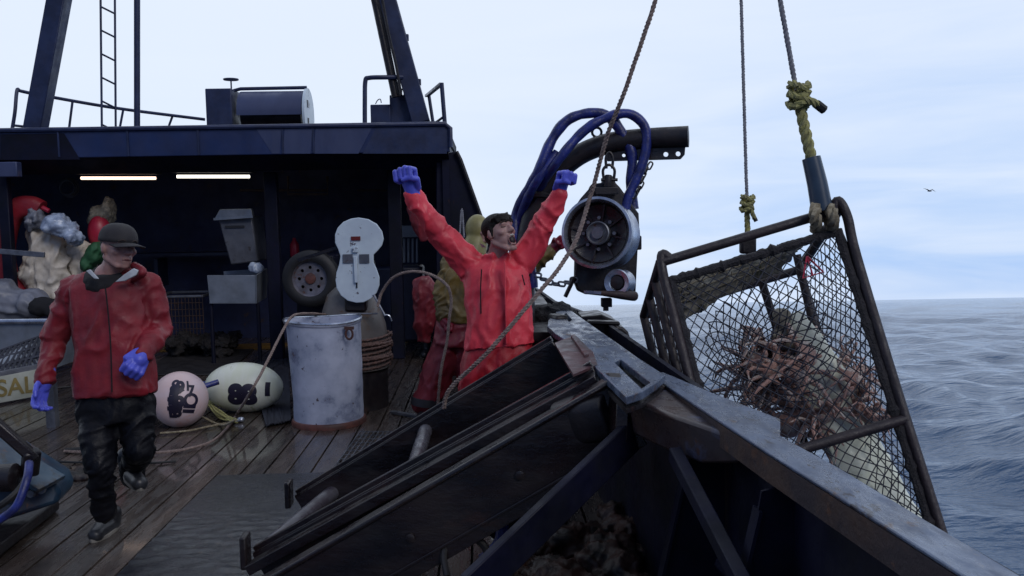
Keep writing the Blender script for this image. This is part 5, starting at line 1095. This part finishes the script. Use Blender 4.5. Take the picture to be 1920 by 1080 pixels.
# collar, lining
b = MB()
for i in range(20):
    a = 2*math.pi*i/20; a2 = 2*math.pi*(i+1)/20; f = lambda a: nk+CU*(.005-.03*max(0,-math.cos(a)*-1))+CR*.098*math.sin(a)+CB*.095*math.cos(a)*1.0
    b.cap(f(a)-CU*.02, f(a2)-CU*.02, .034,.034, 10); b.cap(f(a)-CU*.055, f(a2)-CU*.055, .045,.045,10)
b.cap(nk-CU*.06+CB*.05, nk-CU*.10+CB*.07,.06,.05)
rob('neck_warmer', b, 'knit', MAN, .010, 2, folds=[(nk,nk+CR*.2,8,8,1)], amp=.008)
b = MB()
WD = CR
b.loft([(nk-CU*.025,.12,.10),(nk-CU*.055,.18,.12),(nk.lerp(chest,.5),.222,.135),(chest,.222,.145),(belly,.212,.148),(l1(215,700),.216,.152),(l1(217,741),.220,.155)], WD, 32, 2.5)
b.cap(sL+CR*.02,sL+CR*.08,.085,.11); b.cap(sR-CR*.02,sR-CR*.08,.085,.11)
for a_,e_,w_ in ((sL,eL,wL),(sR,eR,wR)): b.cap(a_,e_,.082,.070,16); b.cap(e_,w_,.070,.055,16)
b.cap(wL, wL.lerp(hL,.25), .06,.055); b.cap(wR, wR.lerp(hR,.3),.058,.052)
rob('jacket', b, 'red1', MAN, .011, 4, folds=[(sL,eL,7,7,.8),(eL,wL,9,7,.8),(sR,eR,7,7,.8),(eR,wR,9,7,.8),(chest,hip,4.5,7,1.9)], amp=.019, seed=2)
# turned-out pale lining and zip
for pg in ([(163,508),(171,505),(187,523),(179,523)], [(217,529),(234,515),(252,503),(261,507),(257,516),(236,527)]):
    b = MB(); b.prism([l1(a_,c_,-.15) for a_,c_ in pg], CB*.014); obj('lining', b, 'lining', MAN, bevel=.004)
HOODB = MB(); b = HOODB
for i in range(12):
    t_ = i/11; q = l1(252+16*math.sin(t_*3.1),498+24*t_,-.05-.08*math.sin(t_*3)); b.ell(q,(.022,.03,.022),None,10,8)
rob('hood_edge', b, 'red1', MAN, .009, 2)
obj('zip', MB().tube(spline([l1(196,532,-.185),l1(200,560,-.185),l1(207,640,-.18),l1(210,735,-.175)],8), .004, 6), 'knit', MAN)
b = MB(); b.loft([(l1(215,722),.185,.122),(l1(214,740),.190,.125),(l1(214,765),.195,.135),(l1(214,790),.17,.13)], CR, 24, 2.4)
b.cap(l1(182,760),kL,.110,.082,16); b.cap(kL,aL,.080,.062,16)
b.cap(l1(252,760,.03),kR,.112,.084,16); b.cap(kR,aR,.080,.064,16); b.cap(aR,l1(252,896,.34),.075,.07)
rob('trousers', b, 'pants', MAN, .011, 3, folds=[(hipL,kL,9,4,1),(kL,aL,14,5,1),(hipR,kR,9,4,1),(kR,aR,14,5,1)], amp=.019, seed=5)
def shoe(par, heel, toe, upv, k=1.0):
    d = (toe-heel).normalized(); s = d.cross(upv).normalized(); b = MB()
    b.cap(heel+upv*.05, heel+upv*.10, .042*k,.048*k); b.cap(heel+upv*.042, toe+upv*.038, .040*k, .040*k, 14); b.cap(heel.lerp(toe,.6)+upv*.045+s*.012, toe+upv*.036-s*.004,.042*k,.040*k,14)
    o = rob('shoe', b, 'shoe', par, .008, 3); n_ = 20
    pts = []
    for i in range(n_):
        a = 2*math.pi*i/n_; f = math.cos(a); w_ = .047 if f > 0 else .040; c_ = heel.lerp(toe,.5); pts.append(c_+d*f*((toe-heel).length/2+.043)+s*math.sin(a)*w_*k)
    obj('sole', MB().prism(pts, upv*.024), 'sole', o, bevel=.004); return o
fl = foot+V((0,0,0)); td = (CB*1.0-CR*.12); td.z = 0; td.normalize()
shoe(MAN, V((fl.x+.01,fl.y+.13,0)), V((fl.x-.015,fl.y-.05,0)), V((0,0,1)), 1.1)
rh = l1(238,884,.38); rt_ = l1(262,918,.10); upf = (rt_-rh).cross(CR).normalized(); upf = upf if upf.dot(CU) > 0 else -upf
shoe(MAN, rh, rt_, upf, 1.1)
b = MB(); relaxed(b, hL+CU*.005, (hL-wL)+CB*.02, CR*.8+CB*.3, CB-CR*.2, 1.12, .6); b.cap(wL.lerp(hL,-.1), wL.lerp(hL,.5), .046,.042); rob('glove', b, 'glove', MAN, .0055, 1)
b = MB(); fist(b, hR, (hR-wR), CB*-.2-CU*.6-CR*.6, CU*.9+CB*.4, 1.22); b.cap(wR.lerp(hR,.1), wR.lerp(hR,.5), .046,.044); rob('glove', b, 'glove', MAN, .0055, 1)

# ---- person 2: the cheering man
D2 = 5.6
def l2(px,py,dz=0): return L(px,py,D2+dz)
fz = PZ(935,948,0)
CH = thing('person', 'cheering man in bright red jacket with both blue-gloved fists raised', 'person', fz)
hc = l2(937,437,-.05); Fh = CR*.62+CB*.70+CU*.32; Uh = CU-CR*.22-CB*.10
nk = l2(930,482,.03); chest = l2(933,545,.0); belly = l2(936,610); hip = l2(938,665)
sL, sR = l2(884,500,.04), l2(980,488,.04); eL, wL, hL = l2(824,436,0), l2(777,372,-.08), l2(768,338,-.10)
eR, wR, hR = l2(1018,425,0), l2(1047,368,-.06), l2(1054,340,-.08)
b = MB(); mo = .032; Ph, Rm, S_, _, _ = head(b, hc, Fh, Uh, 1.04, mo)
b.cap(hc-Uh*.05-Fh.normalized()*.01, nk-CU*.04, .058, .066); b.cap(nk-CU*.02, chest, .08,.13,16); b.cap(chest, hip, .13,.13,16)
for a_,e_,w_,h_ in ((sL,eL,wL,hL),(sR,eR,wR,hR)): b.cap(nk-CU*.06, a_, .06,.055); b.cap(a_,e_,.05,.040); b.cap(e_,w_,.038,.028); b.cap(w_,w_.lerp(h_,.7),.026,.018)
kk = [(l2(900,680),l2(890,810),V((fz.x-.17,fz.y+.02,.09))),(l2(970,680),l2(975,810),V((fz.x+.16,fz.y+.05,.09)))]
for h_,k_,a_ in kk: b.cap(hip,h_,.10,.09); b.cap(h_,k_,.085,.055); b.cap(k_,a_,.05,.035)
body = rob('body', b, 'skin', CH, .0075, 2); face_bits(body, Ph, Rm, 1.04, mo, True)
b = MB(); b.ell(Ph(0,-.018,.050),(.088,.104,.080),Rm,22,16); b.ell(Ph(0,.055,.075),(.070,.040,.030),Rm,18,12)
for k in range(16):
    a = rs.uniform(-.9,.9); q = Ph(.075*math.sin(a), .078*math.cos(a)+.004, .078); b.cap(q, Ph(.080*math.sin(a)+rs.uniform(-.012,.012), .100*math.cos(a)+.003, .050-rs.random()*.014), .011,.004,8)
b.cap(Ph(0,-.06,.03),Ph(0,-.06,.0),.06,.05); b.cap(Ph(0,-.075,.0),Ph(0,-.065,-.05),.050,.034)
for k in range(34):
    a = rs.uniform(-1.3,1.3); q = Ph(.070*math.sin(a), .045*math.cos(a)+.02, .092-.02*abs(a)); b.cap(q, q+(Fh*rs.uniform(.1,.5)+S_*rs.uniform(-.4,.4)-Uh*rs.uniform(-.3,.6)).normalized()*.030, .012,.004,8)
for s in (-1,1): b.cap(Ph(s*.074,.012,.03), Ph(s*.074,.010,-.018), .012,.007,8)
rob('hair', b, 'hair', body, .0065, 1)
b = MB()
b.loft([(nk-CU*.01,.085,.085),(nk-CU*.05,.15,.115),(nk-CU*.10,.205,.135),(chest,.205,.15),(belly,.205,.155),(l2(937,640),.218,.16),(l2(938,650),.222,.16)], CR, 32, 2.5)
for a_,e_,w_,sg in ((sL,eL,wL,1),(sR,eR,wR,-1)):
    b.cap(a_+CR*sg*.09-CU*.09,a_,.10,.095,16); b.cap(a_,e_,.098,.078,16); b.cap(e_,w_,.078,.060,16); b.cap(a_-CU*.10+CR*sg*.04, a_.lerp(e_,.35), .08,.075,14)
b.cap(wL, wL.lerp(hL,.12), .060,.058); b.cap(wR, wR.lerp(hR,.12),.056,.054)
for i in range(14):
    a = R(-150+300*i/13); f = lambda a: nk+CU*(.012+.012*math.cos(a+math.pi))+CR*.088*math.sin(a+math.pi)+CB*.082*math.cos(a+math.pi); b.cap(f(a)-CU*.02,f(a+R(21))-CU*.02,.026,.026,8)
rob('jacket', b, 'red2', CH, .010, 3, folds=[(sL,eL,6,8,.8),(eL,wL,8,7,.8),(sR,eR,6,8,.8),(eR,wR,8,7,.8),(chest+CR*.0,hip,4.5,8,1.9)], amp=.020, seed=9)
b = MB(); b.cap(nk-CU*.03,nk+CU*.02,.078,.066); rob('shirt_collar', b, 'knit', CH, .01, 1)
obj('lining', MB().prism([l2(899,456,-.08),l2(906,459,-.12),l2(912,464,-.12),l2(904,464,-.08)], CB*.01), 'lining', CH)
obj('storm_flap', MB().beam(l2(946,490,-.175), l2(950,645,-.175), .050, .010, CR), 'red2', CH, bevel=.004)
obj('zip', MB().tube(spline([l2(903,505,-.15),l2(901,545,-.155),l2(902,588,-.155)],5), .004, 6), 'knit', CH); obj('pocket_zip', MB().tube([l2(979,515,-.14), l2(984,535,-.14)], .004, 6), 'knit', CH)
b = MB(); b.loft([(l2(938,635),.195,.14),(l2(938,680),.215,.15),(l2(938,705),.21,.15)], CR, 24, 2.4)
for h_,k_,a_ in kk: b.cap(h_,k_,.125,.11,16); b.cap(k_,a_+V((0,0,.05)),.11,.095,16)
rob('trousers', b, 'red3', CH, .012, 3, folds=[(kk[0][0],kk[0][2],5,8,1),(kk[1][0],kk[1][2],5,8,1)], amp=.019, seed=4)
for _,_,a_ in kk: shoe(CH, V((a_.x,a_.y+.08,0)), V((a_.x+.01,a_.y-.12,0)), V((0,0,1)), 1.1)
b = MB(); fist(b, hL+CU*.01, (hL-wL)+CU*.02, CB*.85-CR*.45, CU*.5-CR*.1+CR*.7, 1.42); b.cap(wL.lerp(hL,.0), wL.lerp(hL,.55), .050,.042); rob('glove', b, 'glove', CH, .0045, 1)
b = MB(); fist(b, hR+CU*.005, (hR-wR), CR*.6+CB*.7, -CR*.7+CB*.6, 1.25); b.cap(wR.lerp(hR,.05), wR.lerp(hR,.5), .046,.040); rob('glove', b, 'glove', CH, .0045, 1)

# ---- person 3: worker in yellow oilskin and red bib trousers
D3 = 7.9
def l3(px,py,dz=0): return L(px,py,D3+dz)
fz = PZ(800,785,0)
YW = thing('person', 'worker in yellow oilskin jacket and dull red trousers behind the cheering man', 'person', fz)
hc = l3(900,434); nk = l3(888,470); chest = l3(870,520); hip = l3(862,600)
sL, sR = l3(846,497,-.02), l3(915,492,.0); eL, wL, hL = l3(830,555,-.05), l3(832,592,-.10), l3(835,612,-.12)
eR, wR, hR = l3(985,510,-.1), l3(1035,468,-.15), l3(1050,456,-.18)
b = MB(); Ph, Rm, S_, _, _ = head(b, hc, CR*.8+CB*.6, CU, 1.0)
b.cap(hc-CU*.05,nk,.058,.066); b.cap(nk,chest,.09,.13); b.cap(chest,hip,.13,.13)
for a_,e_,w_,h_ in ((sL,eL,wL,hL),(sR,eR,wR,hR)): b.cap(nk,a_,.06,.05); b.cap(a_,e_,.05,.04); b.cap(e_,w_,.04,.028); b.cap(w_,w_.lerp(h_,.7),.026,.018)
kk = [(l3(850,610),l3(825,690),V((fz.x,fz.y,.09))),(l3(880,610),l3(885,700),V((fz.x+.42,fz.y+.25,.09)))]
for h_,k_,a_ in kk: b.cap(hip,h_,.10,.09); b.cap(h_,k_,.08,.055); b.cap(k_,a_,.05,.035)
body = rob('body', b, 'skin', YW, .009, 2); face_bits(body, Ph, Rm, 1.0, 0, False)
b = MB(); b.ell(Ph(0,-.03,.02),(.105,.11,.135),Rm,22,16); b.cap(Ph(0,-.03,-.06),nk-CU*.02,.10,.12); 
rob('hood', b, 'paleyellow', YW, .012, 2)
b = MB(); b.loft([(nk-CU*.02,.13,.11),(l3(880,495),.21,.14),(chest,.225,.16),(l3(866,570),.215,.16),(l3(862,606),.21,.16)], CR, 28, 2.4)
for a_,e_,w_ in ((sL,eL,wL),(sR,eR,wR)): b.cap(a_,e_,.095,.085,14); b.cap(e_,w_,.085,.065,14)
rob('jacket', b, 'olive', YW, .014, 3, folds=[(sL,eL,10,6,.8),(eL,wL,14,6,.8),(sR,wR,12,6,.8),(chest,hip,5,8,1.8)], amp=.028, seed=6)
b = MB(); b.loft([(l3(866,585),.18,.14),(l3(860,620),.21,.16),(l3(855,650),.21,.17)], CR, 24, 2.4)
for h_,k_,a_ in kk: b.cap(h_,k_,.14,.14,16); b.cap(k_,a_+V((0,0,.06)),.14,.13,16)
rob('trousers', b, 'bib', YW, .015, 3, folds=[(kk[0][0],kk[0][2],4,7,1),(kk[1][0],kk[1][2],4,7,1)], amp=.03, seed=7)
q = kk[0][2]; 
obj('hem_band', MB().lathe([(.146,0),(.150,.0),(.150,.07),(.146,.07)], V((q.x+.01,q.y,.13)), V((.12,0,1)), 24), 'darkgrey', YW)
for _,_,a_ in kk: shoe(YW, V((a_.x,a_.y+.08,0)), V((a_.x-.03,a_.y-.14,0)), V((0,0,1)), 1.15)
for h_,w_,n_ in ((hL,wL,CR),(hR,wR,CB)):
    b = MB(); fist(b, h_, h_-w_, n_, CB if n_ is CR else CU, 1.2); b.cap(w_.lerp(h_,-.1), w_.lerp(h_,.5), .055,.045); rob('glove', b, 'redglove', YW, .008, 1)

# ------------------------------------------------------------------ set the whole ship on the swell
bpy.context.view_layer.update()
for o in list(sc.objects):
    if o.parent is None and o.name not in WORLD:
        o.matrix_world = T @ o.matrix_basis
